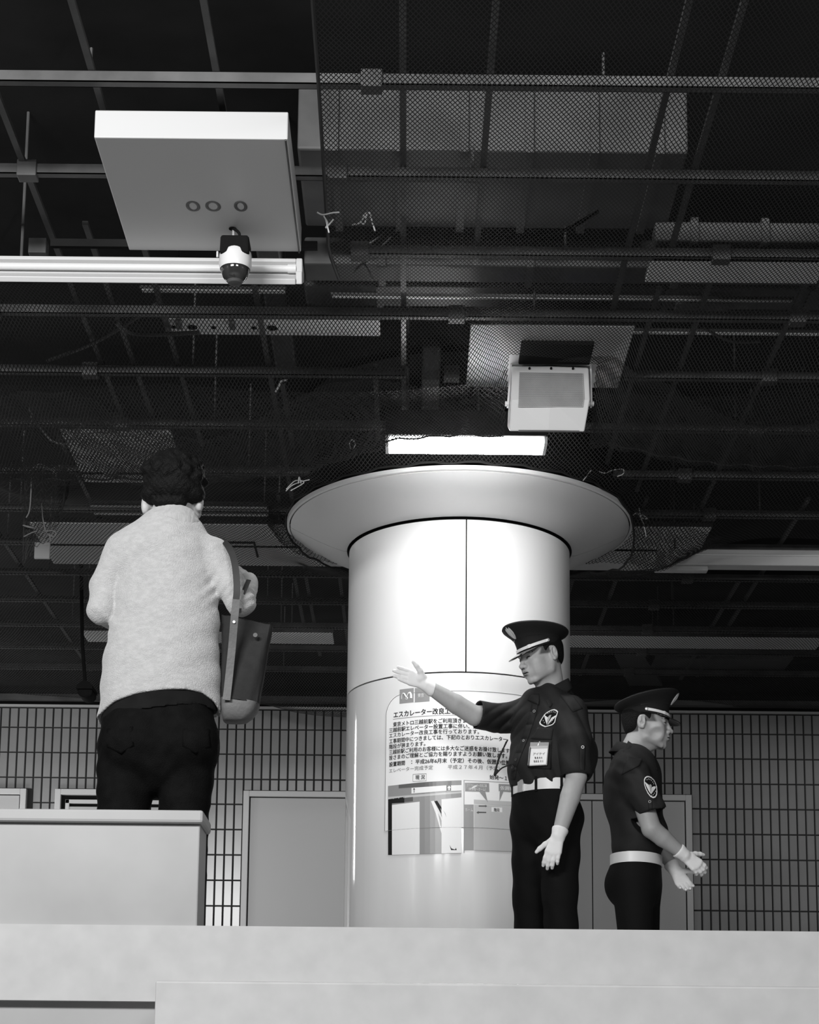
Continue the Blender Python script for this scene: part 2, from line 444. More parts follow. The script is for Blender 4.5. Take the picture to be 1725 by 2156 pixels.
# frame around the first caption
sa, zc1 = cyl(870, 1630.5); sb, _ = cyl(898, 1630.5); _, zc0 = cyl(870, 1645.5)
f = MB(); f.tube([wrap(sa, zc0, .001), wrap(sa, zc1, .001), wrap((sa+sb)/2, zc1, .001), wrap(sb, zc1, .001), wrap(sb, zc0, .001), wrap((sa+sb)/2, zc0, .001)], 0.001, 4, closed=True); f.build('caption_frame', M_G40, notice)
# grey squares with the operator's emblem
rect('emblem_square', 842, 1452, 871.5, 1482, M_G60)
rect('emblem_square', 874, 1449, 905, 1479, M_G60)
sq_s0, sq_z1 = cyl(842, 1452); sq_s1, _ = cyl(871.5, 1452); _, sq_z0 = cyl(842, 1482)
def em(u, v): return wrap(sq_s0 + (sq_s1 - sq_s0) * u, sq_z0 + (sq_z1 - sq_z0) * v, 0.002)
pl = spline([(0.16, 0.30, 0), (0.17, 0.55, 0), (0.24, 0.70, 0), (0.36, 0.68, 0), (0.46, 0.50, 0), (0.58, 0.36, 0), (0.55, 0.27, 0), (0.50, 0.25, 0), (0.45, 0.27, 0), (0.42, 0.36, 0), (0.54, 0.50, 0), (0.64, 0.68, 0), (0.76, 0.70, 0), (0.83, 0.55, 0), (0.84, 0.30, 0)], 5)
k_ = len(pl); MB().tube([em(p.x, p.y) for p in pl], [0.0035 + 0.0035 * (abs(i / (k_ - 1) - 0.5) * 2) for i in range(k_)], 6, flat=0.3).build('emblem', M_WHITE, notice)
put_text('東京', 880, 893, 1468, 8, M_WHITE, bold=0.014, off=0.002)
# photograph and diagram printed at the bottom
pic = empty('printed_photo', wrap(*cyl(895, 1680)), None, None); pic.parent = notice; pic.matrix_parent_inverse = Matrix.Translation(-Vector(notice['_inv']))
def sub(name, pts, m, off, parent):
    """flat printed polygon given by pixels; subdivided along the arc by fan of thin strips is not needed at this size"""
    q = [cyl(x, y) for x, y in pts]
    mb = MB(); out = []
    for i in range(len(q)):
        a = q[i]; b = q[(i + 1) % len(q)]
        n = max(1, int(abs(b[0] - a[0]) / 0.03))
        for k in range(n): out.append((a[0] + (b[0] - a[0]) * k / n, a[1] + (b[1] - a[1]) * k / n))
    V = [wrap(s, z, off) for s, z in out]; return raw(name, V, [tuple(range(len(V)))], m, parent)
PYB = 1790
def strip_poly(name, x0, x1, top, bot, m, off, parent, n=14):
    V = []; F = []
    for i in range(n + 1):
        x = x0 + (x1 - x0) * i / n; t = i / n
        V += [wrap(*cyl(x, top(t)), off), wrap(*cyl(x, bot(t)), off)]
    for i in range(n): F.append((2*i, 2*i+1, 2*i+3, 2*i+2))
    return raw(name, V, F, m, parent)
lin = lambda a, b: (lambda t: a + (b - a) * t)
arc_ = lambda a, b, c=0: (lambda t: a + (b - a) * t - c * math.sin(PI * t))
strip_poly('photo_ground', 817.5, 972, arc_(1655, 1643, 2), arc_(1800, 1796, 0), M_G60, 0.0012, pic)
strip_poly('photo_ceiling', 840, 951, arc_(1652.5, 1644, 1.5), lin(1660, 1653), M_G40, 0.0015, pic)
strip_poly('photo_beam', 818, 972, lin(1678, 1666), lin(1683, 1670), M_G80, 0.0016, pic)
strip_poly('photo_sign', 867, 940, lin(1659, 1653.5), lin(1671, 1665), M_PAPER, 0.0018, pic)
strip_poly('photo_sign', 941, 972, lin(1654, 1653), lin(1666, 1664.5), M_PAPER, 0.0018, pic)
strip_poly('photo_sign_end', 940.5, 950, lin(1653.5, 1653), lin(1665.5, 1665), M_G40, 0.0021, pic, 3)
strip_poly('photo_dark', 818, 852, lin(1683, 1678), lin(1692, 1690), M_INK, 0.0016, pic, 5)
strip_poly('photo_dark', 818, 826, lin(1690, 1690), lin(1800, 1800), M_INK, 0.0018, pic, 3)
strip_poly('photo_dark', 852, 870, lin(1680, 1678), lin(1689, 1687), M_G40, 0.0018, pic, 3)
strip_poly('photo_panel', 826, 884, lin(1695, 1688), lin(1800, 1799), M_PAPER, 0.0020, pic, 6)
strip_poly('photo_panel', 930, 972, lin(1683, 1679), lin(1797, 1796), M_PAPER, 0.0020, pic, 6)
sub('photo_rail', [(908, 1687), (914, 1686), (928, 1713), (950, 1790), (940, 1790), (918, 1713)], M_PAPER, 0.0022, pic)
sub('photo_rail', [(915, 1687), (921, 1686), (938, 1713), (962, 1790), (950, 1790), (929, 1713)], M_INK, 0.0022, pic)
sub('photo_arrow', [(872, 1669), (872, 1662), (870, 1663), (872.6, 1659), (875, 1663), (873.2, 1662), (873.2, 1669)], M_INK, 0.0024, pic)
sub('photo_arrow', [(944.5, 1664), (944.5, 1659), (942, 1659.5), (946, 1654), (950, 1659), (947.5, 1659), (947.5, 1664)], M_PAPER, 0.0025, pic)
dg = empty('diagram', wrap(*cyl(1030, 1680)), None, None); dg.parent = notice; dg.matrix_parent_inverse = Matrix.Translation(-Vector(notice['_inv']))
strip_poly('diagram_rule', 976.5, 978, lin(1642.5, 1642.5), lin(1796, 1796), M_G60, 0.0012, dg, 1)
strip_poly('diagram_rule', 976.5, 1130, lin(1642.5, 1650), lin(1643.5, 1651), M_G60, 0.0012, dg, 12)
sub('callout', [(979, 1648), (1030, 1649), (1030.5, 1667.5), (1022, 1667), (1027.5, 1690), (1009.5, 1667), (979.5, 1666)], M_G60, 0.0014, dg)
sub('callout', [(1050, 1650.5), (1088, 1652.5), (1088, 1669), (1060, 1666.5), (1051.5, 1687), (1052.5, 1666), (1050.3, 1666)], M_G60, 0.0014, dg)
put_text('エスカレーター改良工事', 984, 1025, 1656, 6, M_PAPER, bold=0.01, off=0.002, parent=dg)
put_text('（乗換階～ホーム）', 986, 1023, 1664, 6, M_PAPER, bold=0.01, off=0.002, parent=dg)
put_text('仮囲い', 1053, 1082, 1662, 8, M_PAPER, bold=0.012, off=0.002, parent=dg)
strip_poly('diagram_bar', 998, 1120, lin(1683.5, 1690), lin(1692, 1699), M_G80, 0.0014, dg, 10)
strip_poly('diagram_block', 977.5, 997.5, lin(1694, 1694), lin(1790, 1790), M_G60, 0.0014, dg, 2)
strip_poly('diagram_block', 998.5, 1110, lin(1694, 1699), lin(1790, 1794), M_G80, 0.0013, dg, 10)
put_text('ホーム', 979.5, 996, 1708, 7, M_PAPER, bold=0.01, off=0.002, parent=dg)
strip_poly('diagram_label', 1035, 1057.5, lin(1699.5, 1700.5), lin(1709, 1710.5), M_PAPER, 0.0018, dg, 2)
put_text('階段', 1040, 1052, 1708, 7, M_INK, bold=0.01, off=0.0024, parent=dg)
sub('diagram_arrow', [(1008, 1696), (1022, 1696), (1022, 1694.5), (1026, 1697.5), (1022, 1700), (1022, 1698.5), (1008, 1698.5)], M_G40, 0.0018, dg)
sub('diagram_arrow', [(1024, 1709.5), (1008, 1709), (1008, 1707.5), (1003, 1711), (1008, 1714), (1008, 1712), (1024, 1712)], M_G40, 0.0018, dg)
# ================================================================== CEILING GRID, BOARDS, FIXTURES
def onz(px, py, z=ZB): return PZ(px, py, z)
# --- cross bars (left to right), each a thing
rows_y = [380, 540, 670, 795, 905, 1003, 1084, 1153, 1205, 1258, 1300]
bar_rows = []
k = 0
Yk = [onz(862, y).y for y in (540, 670, 795, 905, 1003, 1084)]
Ys = [Yk[0] - 0.59 * 2, Yk[0] - 0.59] + Yk + [Yk[-1] + 0.585 * i for i in range(1, 7)]
barseg = {0: [(-3, 3)], 1: [(-3, 3)], 2: [(-0.20, 3.0)], 3: [(-2.6, 3.0)], 4: [(-2.7, -0.04), (0.95, 3.1)], 5: [(-2.8, 3.2)], 6: [(-3.0, 3.3)]}
for i, y in enumerate(Ys):
    e = empty('ceiling_bar', (0, y, ZB), None, 'bar', 'steel bars running across the netted ceiling')
    e['label'] = ['nearest steel ceiling bar of all, highest in the picture', 'second nearest ceiling bar, crossing above the ceiling sign box', 'ceiling bar level with the bottom of the sign box, right part only', 'long ceiling bar just under the upper left trough light', 'ceiling bar meeting the left edge of the square speaker board', 'ceiling bar level with the lower part of the loudspeaker', 'ceiling bar level with the top of the woman\'s hair',
                  'ceiling bar level with the woman\'s collar', 'ceiling bar level with the woman\'s shoulders', 'ceiling bar just below the right trough light', 'ceiling bar level with the woman\'s armpits', 'third ceiling bar from the tiled wall', 'second ceiling bar from the tiled wall', 'farthest ceiling bar, next to the tiled wall'][i]
    for a, b in barseg.get(i, [(-3.6, 3.8)]):
        m = MB(); h = 0.038; w = 0.034
        m.box((a, y - w / 2, ZB), (b, y + w / 2, ZB + 0.004))
        m.box((a, y - w / 2, ZB), (a + (b - a), y - w / 2 + 0.003, ZB + h)); m.box((a, y + w / 2 - 0.003, ZB), (b, y + w / 2, ZB + h))
        m.build('channel', M_BAR, e)
    for q in range(3):
        x = -1.9 + 1.5 * q + rnd.random() * 0.6
        MB().box((x, y - 0.028, ZB - 0.012), (x + 0.07, y + 0.028, ZB + 0.05)).build('clip', M_BAR, e, bevel=0.003)
    for q in range(4):
        x = -2.4 + 1.3 * q + rnd.random() * 0.5
        MB().tube([(x, y, ZB + 0.03), (x, y, 2.98 if i < 4 else 3.36)], 0.005, 6).build('hanger', M_ROD, e)
# --- rods running away from the viewer
def xline(x, py): return PZ(x, py, ZB).x
RODS = [(346, 690, 5.0, 8.9), (547, 690, 5.0, 13), (590, 800, 8.1, 8.9), (850, 690, 5.0, 8.75), (792, 840, 7.9, 8.8), (1319, 560, 5.0, 7.9), (1370, 690, 7.1, 13.0), (1470, 690, 7.0, 9.5), (160, 650, 5.0, 9.0), (230, 640, 6.6, 9.0),
        (1600, 1230, 9.6, 13.5), (1300, 1230, 9.6, 13.5), (620, 1230, 9.6, 12.5), (255, 1200, 8.8, 13.5), (140, 1350, 9.0, 13.5), (1440, 460, 4.8, 6.9), (1660, 700, 5, 10), (1010, 470, 5.0, 6.9), (700, 1100, 10.2, 13), (1520, 1300, 11, 13.6)]
RODL = ['left of the woman, ending above her head', 'long, passing right above the woman\'s head', 'short, beside the short white cord end', 'long, in line with the left end of the glowing lamp', 'short, just left of the glowing lamp', 'near, crossing the upper right duct', 'long, touching the right edge of the speaker board', 'second right of the speaker board', 'nearest the left edge of the picture, near part', 'second from the left edge, near part',
        'low on the right, second from the edge', 'low on the right beside the pillar', 'low on the left between woman and pillar', 'low on the left behind the woman', 'low at the far left edge', 'near, over the upper right lamp board end', 'at the right edge of the picture', 'near, over the middle of the wide air duct', 'short, hidden partly by the pillar top', 'low on the right above the second guard']
for i, (x, py, a, b) in enumerate(RODS):
    X = xline(x, py)
    o = MB().box((X - 0.011, a, ZB + 0.04), (X + 0.011, b, ZB + 0.056)).build('ceiling_rod', M_ROD)
    tag(o, 'thin steel runner ' + RODL[i], 'runner', 'steel runners above the ceiling net')
# --- boards, troughs and ducts above the net, given by their near and far edges
def board(name, x0, y0, x1, y1, z, m, label, cat, skew=None, th=0.02, group=None):
    a = onz(x0, y0, z); b = onz(x1, y0, z); Yf = onz((x0 + x1) / 2, y1, z).y; Yn = (a.y + b.y) / 2
    e = empty(name, ((a.x + b.x) / 2, (Yn + Yf) / 2, z), label, cat, group)
    MB().box((a.x, Yn, z), (b.x, Yf, z + th)).build('panel', m, e, bevel=0.003)
    MB().box((a.x - 0.006, Yn - 0.006, z + 0.004), (b.x + 0.006, Yn, z + th + 0.01)).build('edge_strip', M_BAR, e)
    return e, a.x, b.x, Yn, Yf
e, xa, xb, ya, yb = board('channel_plate', 352, 674, 800, 706, ZB + 0.07, M_PLATE, 'long pale drilled channel plate behind the net below the left trough light', 'plate')
for px in (366, 405, 450, 535, 573):
    x = PZ(px, 688, ZB + 0.07).x
    MB().tube([(x, (ya+yb)/2, ZB + 0.071), (x, (ya+yb)/2, ZB + 0.066)], 0.022 if px in (405, 573) else 0.012, 14).build('hole', M_BLACK, e)
for px in (380, 491):
    x = PZ(px, 688, ZB + 0.07).x
    MB().box((x - 0.012, ya - 0.005, ZB + 0.045), (x + 0.012, ya + 0.05, ZB + 0.07)).build('clip', M_BAR, e)
e, sxa, sxb, sya, syb = board('speaker_plate', 992, 686, 1338, 816, ZB, M_PLATE, 'large square pale board above the speaker behind the net', 'board', th=0.03)
board('fixture_board', 1372, 545, 1745, 596, ZB, M_PLATE, 'long pale lamp board behind the net in the upper right corner', 'board', th=0.03)
MB_ = None
board('left_board', 125, 905, 357, 1016, ZB, M_PLATE, 'pale ceiling board with recessed hatch behind the net left of the woman\'s head', 'board')
e, xa, xb, ya, yb = board('lower_board', 62, 1104, 716, 1190, ZB, M_PLATE, 'wide pale board behind the net between the woman and the pillar', 'board')
xh0, xh1 = PZ(480, 1140, ZB).x, PZ(537, 1140, ZB).x; yh0, yh1 = PZ(500, 1140, ZB).y, PZ(500, 1172, ZB).y
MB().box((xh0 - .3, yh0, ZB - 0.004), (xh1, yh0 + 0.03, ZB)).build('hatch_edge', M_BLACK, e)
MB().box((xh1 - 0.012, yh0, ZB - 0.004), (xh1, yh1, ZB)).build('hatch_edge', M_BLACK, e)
board('strip_board', 190, 1067, 562, 1086, ZB + .02, M_PLATE, 'narrow pale strip behind the net at the woman\'s shoulder height', 'board')
board('right_board', 1205, 1110, 1500, 1202, ZB, M_PLATE, 'pale board behind the gathered net right of the pillar top', 'board')
board('far_strip', 172, 1331, 700, 1354, ZB, M_PLATE, 'far pale strip light housing behind the net left of the pillar', 'strip')
board('far_strip', 1195, 1342, 1740, 1366, ZB, M_PLATE, 'far pale strip light housing behind the net right of the pillar', 'strip')
board('dim_board', 1380, 1388, 1670, 1410, ZB + 0.05, M_DUCT, 'dim grey strip behind the net above the second guard', 'strip')
board('dim_board', 1425, 640, 1540, 665, ZB + 0.12, M_DUCT, 'small dim grey board behind the net below the upper right lamp board', 'board')
board('glint_rail', 700, 629, 1671, 633, ZB + 0.1, M_WHITE, 'thin shiny rail behind the net above the speaker board', 'rail', th=0.006)
board('glint_rail', 1290, 701, 1740, 706, ZB + 0.06, M_PLATE, 'thin pale rail behind the net right of the speaker board', 'rail', th=0.006)
board('glint_rail', 298, 611, 600, 618, ZB + 0.06, M_PLATE, 'thin pale rail behind the net just under the left trough light', 'rail', th=0.006)
# ducts and pipes in the void
def duct(name, lo, hi, label, m=M_DUCT):
    e = empty(name, ((lo[0]+hi[0])/2, (lo[1]+hi[1])/2, lo[2]), label, 'duct')
    MB().box(lo, hi).build('casing', m, e, bevel=0.01)
    n = 6
    for i in range(n):
        x = lo[0] + (hi[0] - lo[0]) * (i + 0.5) / n
        if hi[0] - lo[0] > hi[1] - lo[1]: MB().box((x, lo[1] - 0.012, lo[2] - 0.012), (x + 0.03, hi[1] + 0.012, hi[2] + 0.01)).build('flange', m, e)
    return e
a = onz(640, 442, 3.0); b = onz(1350, 484, 3.0)
duct('air_duct', (a.x, a.y - 0.45, 3.0), (b.x + 0.1, b.y, 3.25), 'wide grey air duct above the net at the top of the view')
a = onz(640, 555, 2.98); duct('air_duct', (a.x, a.y, 2.98), (3.2, a.y + 0.16, 3.1), 'shallow grey duct above the net left of the upper right lamp board')
a = onz(640, 600, 3.0); duct('air_duct', (a.x, a.y, 3.0), (3.2, a.y + 0.2, 3.15), 'second shallow grey duct above the net beyond the upper right lamp board')
a = onz(1380, 505, 2.92); duct('air_duct', (a.x, a.y, 2.92), (2.6, a.y + 0.10, 3.0), 'dark trunking beside the upper right lamp board')
a = onz(890, 735, 3.0); duct('cable_tray', (a.x, a.y, 3.0), (a.x + 0.085, a.y + 2.2, 3.06), 'narrow cable tray leading away left of the speaker', M_BAR)
a = onz(588, 820, 3.0); duct('cable_tray', (a.x, 6.4, 3.0), (a.x + 0.10, 8.3, 3.06), 'narrow cable tray leading away above the white tie', M_BAR)
pq = [onz(*q, 2.9) for q in ((1290, 1372), (1345, 1362), (1395, 1444), (1325, 1444))]
tag(MB().quadbox([p + Vector((0, 0, .03)) for p in pq], pq).build('slanted_board', M_DUCT), 'slanting grey board behind the net above the second guard\'s cap', 'board')
for (p0, p1, r, lab) in (((1110, 497), (1260, 445), 0.008, 'thin dark cable crossing the netted duct at the top'), ((1480, 690), (1600, 720), 0.006, 'thin dark cable below the upper right lamp board'), ((100, 760), (330, 640), 0.008, 'thin cable slung behind the net left of the trough light end')):
    a = onz(p0[0], p0[1], 2.90); b = onz(p1[0], p1[1], 2.90); c = (a + b) / 2 - Vector((0, 0, 0.03))
    tag(MB().tube(spline([a, c, b]), r, 8).build('cable', M_BLACK if r > .0065 and p0[0] > 900 else M_DUCT), lab, 'cable')
cb = spline([PZ(*q, 2.87) for q in ((245, 678), (262, 694), (290, 703), (340, 704), (420, 700))])
tag(MB().tube(cb, 0.010, 8).build('flexible_conduit', M_BAR), 'pale flexible conduit curving to the drilled channel plate', 'conduit')

# --- lamp above the pillar
LY0 = 8.10; lz = P(980, 956, 8.24).z; LY1 = 8.24
la = P(812.5, 956, LY1).x; lb = P(1148, 956, LY1).x
lamp = empty('pillar_lamp', ((la + lb) / 2, LY0, lz), 'glowing rectangular ceiling lamp hanging just in front of the pillar top', 'lamp')
M_GLOW = mat('lamp_diffuser', 0.9, 0.5, emit=55.0)
MB().box((la, LY0 - 0.02, lz + 0.03), (lb, LY1, lz + 0.15)).build('housing', M_CONC, lamp, bevel=0.004)
MB().box((la + 0.016, LY0, lz - 0.002), (lb - 0.016, LY1 - 0.004, lz + 0.031)).build('diffuser', M_GLOW, lamp)
for x in (la, lb - 0.014): MB().box((x, LY0 - 0.01, lz - 0.003), (x + 0.014, LY1, lz + 0.034)).build('end_frame', M_WHITE, lamp)
for x in (la + 0.1, lb - 0.1): MB().tube([(x, LY0 + 0.1, lz + 0.14), (x, LY0 + 0.1, 3.36)], 0.006, 8).build('hanger', M_ROD, lamp)
# --- loudspeaker
SY = 7.72
def sp(px, py, Y=SY): return P(px, py, Y)
M_SPK = mat('speaker_enamel', 0.62, 0.4, 0.4)
M_GRILLE = mat('speaker_grille', 0.36, 0.5, noise=0.12, scale=9)
spk = empty('loudspeaker', tuple(sp(1160, 840)), 'white box loudspeaker with perforated grille hanging under the square board', 'speaker')
TL, TR, BR, BL = sp(1079, 772), sp(1241, 775), sp(1231, 912), sp(1073, 912)
MR = sp(1244, 845); ML = sp(1076, 845)
dn = Vector((0, 0.17, 0.085))
# cabinet: bowed front of three rows
fr = [[sp(1079, 772), sp(1160, 772), sp(1240, 775)], [sp(1076, 842, SY - 0.02), sp(1160, 842, SY - 0.035), sp(1243, 842, SY - 0.02)], [sp(1073, 908), sp(1155, 908), sp(1231, 909)]]
m = MB()
V = [p for r in fr for p in r] + [p + dn for r in fr for p in r]
F = []
for i in range(2):
    for j in range(2):
        a = i * 3 + j; F.append((a, a + 3, a + 4, a + 1)); F.append((a + 9, a + 10, a + 13, a + 12))
loop = [0, 1, 2, 5, 8, 7, 6, 3]
for i in range(8): a = loop[i]; b = loop[(i + 1) % 8]; F.append((a, b, b + 9, a + 9))
m.add(V, F).build('cabinet', M_SPK, spk, bevel=0.006)
def front(u, v, o=0.0):
    """u,v in 0..1 on the bowed front"""
    r = [fr[0][0].lerp(fr[0][2], u), fr[1][0].lerp(fr[1][2], u), fr[2][0].lerp(fr[2][2], u)]
    p = r[0].lerp(r[1], v * 2) if v < 0.5 else r[1].lerp(r[2], v * 2 - 1)
    q = fr[1][1] - fr[1][0].lerp(fr[1][2], 0.5)
    w = (1 - abs(2 * v - 1)) * (1 - abs(2 * u - 1))
    return p + q * w - Vector((0, o, 0))
g_ = MB(); rows_ = [[front(0.095 + 0.83 * j / 6, 0.09 + 0.53 * i / 8, 0.004) for j in range(7)] for i in range(9)]
g_.rings(rows_, False, False, False); g_.build('grille', M_GRILLE, spk)
hol = MB(); NU, NV = 62, 34
for i in range(NV):
    for j in range(NU):
        u = 0.105 + 0.81 * (j + 0.5 * (i % 2)) / NU; v = 0.095 + 0.52 * i / NV
        p = front(u, v, 0.0055); s = 0.0016
        hol.add([p + Vector((-s, 0, 0)), p + Vector((0, 0, -s)), p + Vector((s, 0, 0)), p + Vector((0, 0, s))], [(0, 1, 2, 3)])
tag(hol.build('grille_hole', M_G40, spk), kind='stuff')
for px in (1115, 1160.5, 1206.5):
    p = sp(px, 777); MB().tube([p - Vector((0, 0.012, 0)), p + Vector((0, 0.002, 0))], 0.005, 12).build('screw', M_BLACK, spk)
MB().box((sp(1092, 906).x, SY - 0.008, sp(1092, 909).z), (sp(1220, 906).x, SY + 0.002, sp(1092, 906.5).z)).build('bottom_lip', M_BAR, spk)
for (xa, xt, sgn) in ((1070, 1077, -1), (1246, 1244, 1)):
    p0 = sp(xt, 764, SY + 0.04); p1 = sp(xa, 852, SY + 0.04)
    MB().rings([[p0 + Vector((-0.004, 0, 0)), p0 + Vector((0.004, 0, 0)), p0 + Vector((0.004, 0.04, 0)), p0 + Vector((-0.004, 0.04, 0))], [p1 + Vector((-0.004, 0, 0)), p1 + Vector((0.004, 0, 0)), p1 + Vector((0.004, 0.04, 0)), p1 + Vector((-0.004, 0.04, 0))]]).build('bracket_arm', M_WHITE, spk)
    MB().tube([p1 + Vector((-0.012 * -sgn, 0.02, 0.012)), p1 + Vector((0.02 * -sgn, 0.02, 0.012))], 0.011, 12).build('bracket_knob', M_WHITE, spk)
t0, t1 = sp(1077, 766, SY + 0.04), sp(1244, 769, SY + 0.04)
mid = (t0 + t1) / 2 + Vector((0, 0, 0.006))
MB().rings([[p + Vector((0, 0, -0.003)), p + Vector((0, 0.05, -0.003)), p + Vector((0, 0.05, 0.006)), p + Vector((0, 0, 0.006))] for p in (t0, t0.lerp(mid, .5) + Vector((0, 0, .002)), mid, t1.lerp(mid, .5) + Vector((0, 0, .002)), t1)]).build('bracket_bar', M_WHITE, spk)
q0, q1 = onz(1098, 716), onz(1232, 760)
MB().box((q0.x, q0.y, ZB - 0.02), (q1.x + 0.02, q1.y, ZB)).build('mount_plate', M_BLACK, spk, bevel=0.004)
MB().box((mid.x - 0.03, SY + 0.05, mid.z + 0.006), (mid.x + 0.03, SY + 0.10, ZB)).build('bracket_stem', M_DUCT, spk)

# --- trough light, ceiling sign panel and dome camera, upper left
TY = 6.52
tb = P(600, 600, TY).z; tt = P(600, 545, TY).z; tx1 = P(640, 570, TY).x; tx0 = -2.9
tr = empty('trough_light', ((tx0 + tx1) / 2, TY, tb), 'long white trough light switched off at the upper left in front of the net', 'light')
d = 0.16
def zq(px, py): return P(px, py, TY).z
m = MB()
prof_t = [(TY, zq(600, 599)), (TY - 0.012, zq(600, 590)), (TY + 0.03, zq(600, 572)), (TY + 0.035, zq(600, 563)), (TY + 0.02, zq(600, 556)), (TY - 0.005, zq(600, 552)), (TY - 0.005, zq(600, 545)), (TY + 0.12, zq(600, 545)), (TY + 0.12, zq(600, 599) + 0.062)]
m.rings([[(x, y, z) for y, z in prof_t] for x in (tx0, tx1 - 0.03)]).build('reflector', M_SPK, tr, bevel=0.003)
MB().tube([(tx0, TY + 0.015, zq(600, 562)), (tx1 - 0.05, TY + 0.015, zq(600, 562))], 0.013, 14).build('tube', M_WHITE, tr, True)
MB().rings([[(x, TY - 0.008, zq(600, 545)), (x, TY + 0.12, zq(600, 545)), (x, TY + 0.12, zq(600, 597) + .062), (x, TY + 0.005, zq(600, 597)), (x, TY - 0.01, zq(600, 573)), (x, TY + 0.01, zq(600, 570))] for x in (tx1 - 0.03, tx1 - 0.006)]).build('end_cap', M_SPK, tr, bevel=0.004)
MB().tube([(tx1 - 0.062, TY + 0.015, zq(600, 562)), (tx1 - 0.03, TY + 0.015, zq(600, 562))], 0.016, 14).build('tube_socket', M_WHITE, tr, True)
for x in (-1.5, -0.9, -0.5): MB().tube([(x, TY + 0.07, tt), (x, TY + 0.07, 3.36)], 0.006, 8).build('hanger', M_ROD, tr)
SZ = P(450, 527, 6.50).z
a0 = PZ(272, 527, SZ); a1 = PZ(634, 529, SZ); n0 = PZ(262, 290, SZ)
sgn = empty('sign_panel', tuple((a0 + a1) / 2), 'pale ceiling sign box seen from below at the upper left, dome camera hanging from it', 'sign')
MB().box((a0.x, n0.y, SZ), (a1.x, a0.y, SZ + 0.10)).build('box', M_SPK, sgn, bevel=0.004)
MB().box((a1.x - 0.010, n0.y, SZ - 0.006), (a1.x - 0.004, a0.y, SZ)).build('edge_strip', M_BAR, sgn)
MB().box((a0.x - 0.3, a0.y + 0.01, SZ + 0.02), (a1.x + 0.06, a0.y + 0.03, SZ + 0.05)).build('back_rail', M_CONC, sgn)
# only the feet of the lettering are in view: round letter bottoms
for px, w in ((408, 25), (450, 28), (508, 23)):
    c = PZ(px, 440, SZ); wv = w / FPX * c.y
    pts = [Vector((c.x + wv * 0.5 * math.cos(t), c.y + 0.012 - 0.032 * (1 - math.sin(t)) , SZ - 0.001)) for t in np.linspace(0, 2 * PI, 20, endpoint=False)]
    MB().tube(pts, 0.006, 4, closed=True, flat=0.1).build('lettering', M_G40, sgn)
pole = PZ(490, 481, SZ)
cb_ = P(497, 598, pole.y)
cm = empty('dome_camera', tuple(pole), 'security dome camera with black cap and white collar hanging under the ceiling sign box', 'camera')
def cz(py): return P(496, py, pole.y).z
cxm = P(496, 540, pole.y).x; pxs = pole.y / FPX
def lathe(cx, cy, prof, name, m, parent, n=32):
    MB().rings([[(cx + r * math.cos(2*PI*k/n), cy + r * math.sin(2*PI*k/n), z) for k in range(n)] for r, z in prof]).build(name, m, parent, True)
MB().tube([(P(491.5, 500, pole.y).x, pole.y, cz(512)), (P(491.5, 500, pole.y).x, pole.y, SZ)], 0.005, 10).build('drop_rod', M_TRIM, cm, True)
MB().tube(spline([(P(489, 480, pole.y).x, pole.y, SZ), (P(498, 484, pole.y).x, pole.y - .01, SZ - 0.012), (P(505, 495, pole.y).x, pole.y - .01, cz(496)), (P(504, 508, pole.y).x, pole.y - .01, cz(512))]), 0.0055, 8).build('cable', M_BLACK, cm, True)
MB().tube([(pole.x, pole.y, SZ + 0.001), (pole.x, pole.y, SZ - 0.003)], 0.014, 16).build('cable_hole', M_BLACK, cm)
r_ = 32 * pxs
rk = MB(); rk.rings([[(cxm + sx * a, pole.y + sy * a, z) for sx, sy in ((-1, -1), (1, -1), (1, 1), (-1, 1))] for a, z in ((r_ * 0.93, cz(507)), (r_, cz(512)), (r_ * 1.03, cz(545)))]); rk.build('cap', M_BLACK, cm, bevel=0.008)
lathe(cxm, pole.y, [(30*pxs, cz(528)), (35*pxs, cz(534)), (36.5*pxs, cz(540)), (36.8*pxs, cz(558)), (34*pxs, cz(568)), (32*pxs, cz(566))], 'collar', M_WHITE, cm)
M_DOME = mat('smoked_dome', 0.03, 0.05, 0.8)
lathe(cxm, pole.y, [(33*pxs, cz(562)), (32*pxs, cz(572)), (27*pxs, cz(584)), (19*pxs, cz(592)), (9*pxs, cz(596)), (1*pxs, cz(597))], 'dome', M_DOME, cm)
lathe(cxm, pole.y, [(20*pxs, cz(590)), (15*pxs, cz(597)), (5*pxs, cz(599.5)), (1*pxs, cz(599.5))], 'dome_cap', M_DUCT, cm)
MB().tube([(P(458, 532, pole.y).x, pole.y, cz(530)), (P(458, 532, pole.y).x, pole.y, cz(542))], 0.004, 6).build('side_tab', M_WHITE, cm)

# --- right trough light
RY = 10.1
rb = P(1500, 1189, RY).z; rt = P(1500, 1156, RY).z; rx0 = P(1385, 1170, RY).x
rl = empty('trough_light', (2.0, RY, rb), 'long pale trough light sticking out from under the net at the right', 'light')
MB().box((rx0, RY, rb), (3.6, RY + 0.10, rt)).build('body', M_SPK, rl, bevel=0.006)
MB().tube([(rx0 + 0.02, RY - 0.004, (rb + rt) / 2 + 0.012), (3.6, RY - 0.004, (rb + rt) / 2 + 0.012)], 0.006, 8).build('tube', M_WHITE, rl, True)
MB().box((rx0 - 0.01, RY + 0.02, rb - 0.028), (P(1493, 1195, RY).x, RY + 0.08, rb)).build('wiring_box', M_SPK, rl, bevel=0.006)
for x in (1.5, 2.4): MB().tube([(x, RY + 0.05, rt), (x, RY + 0.05, 3.36)], 0.006, 8).build('hanger', M_ROD, rl)
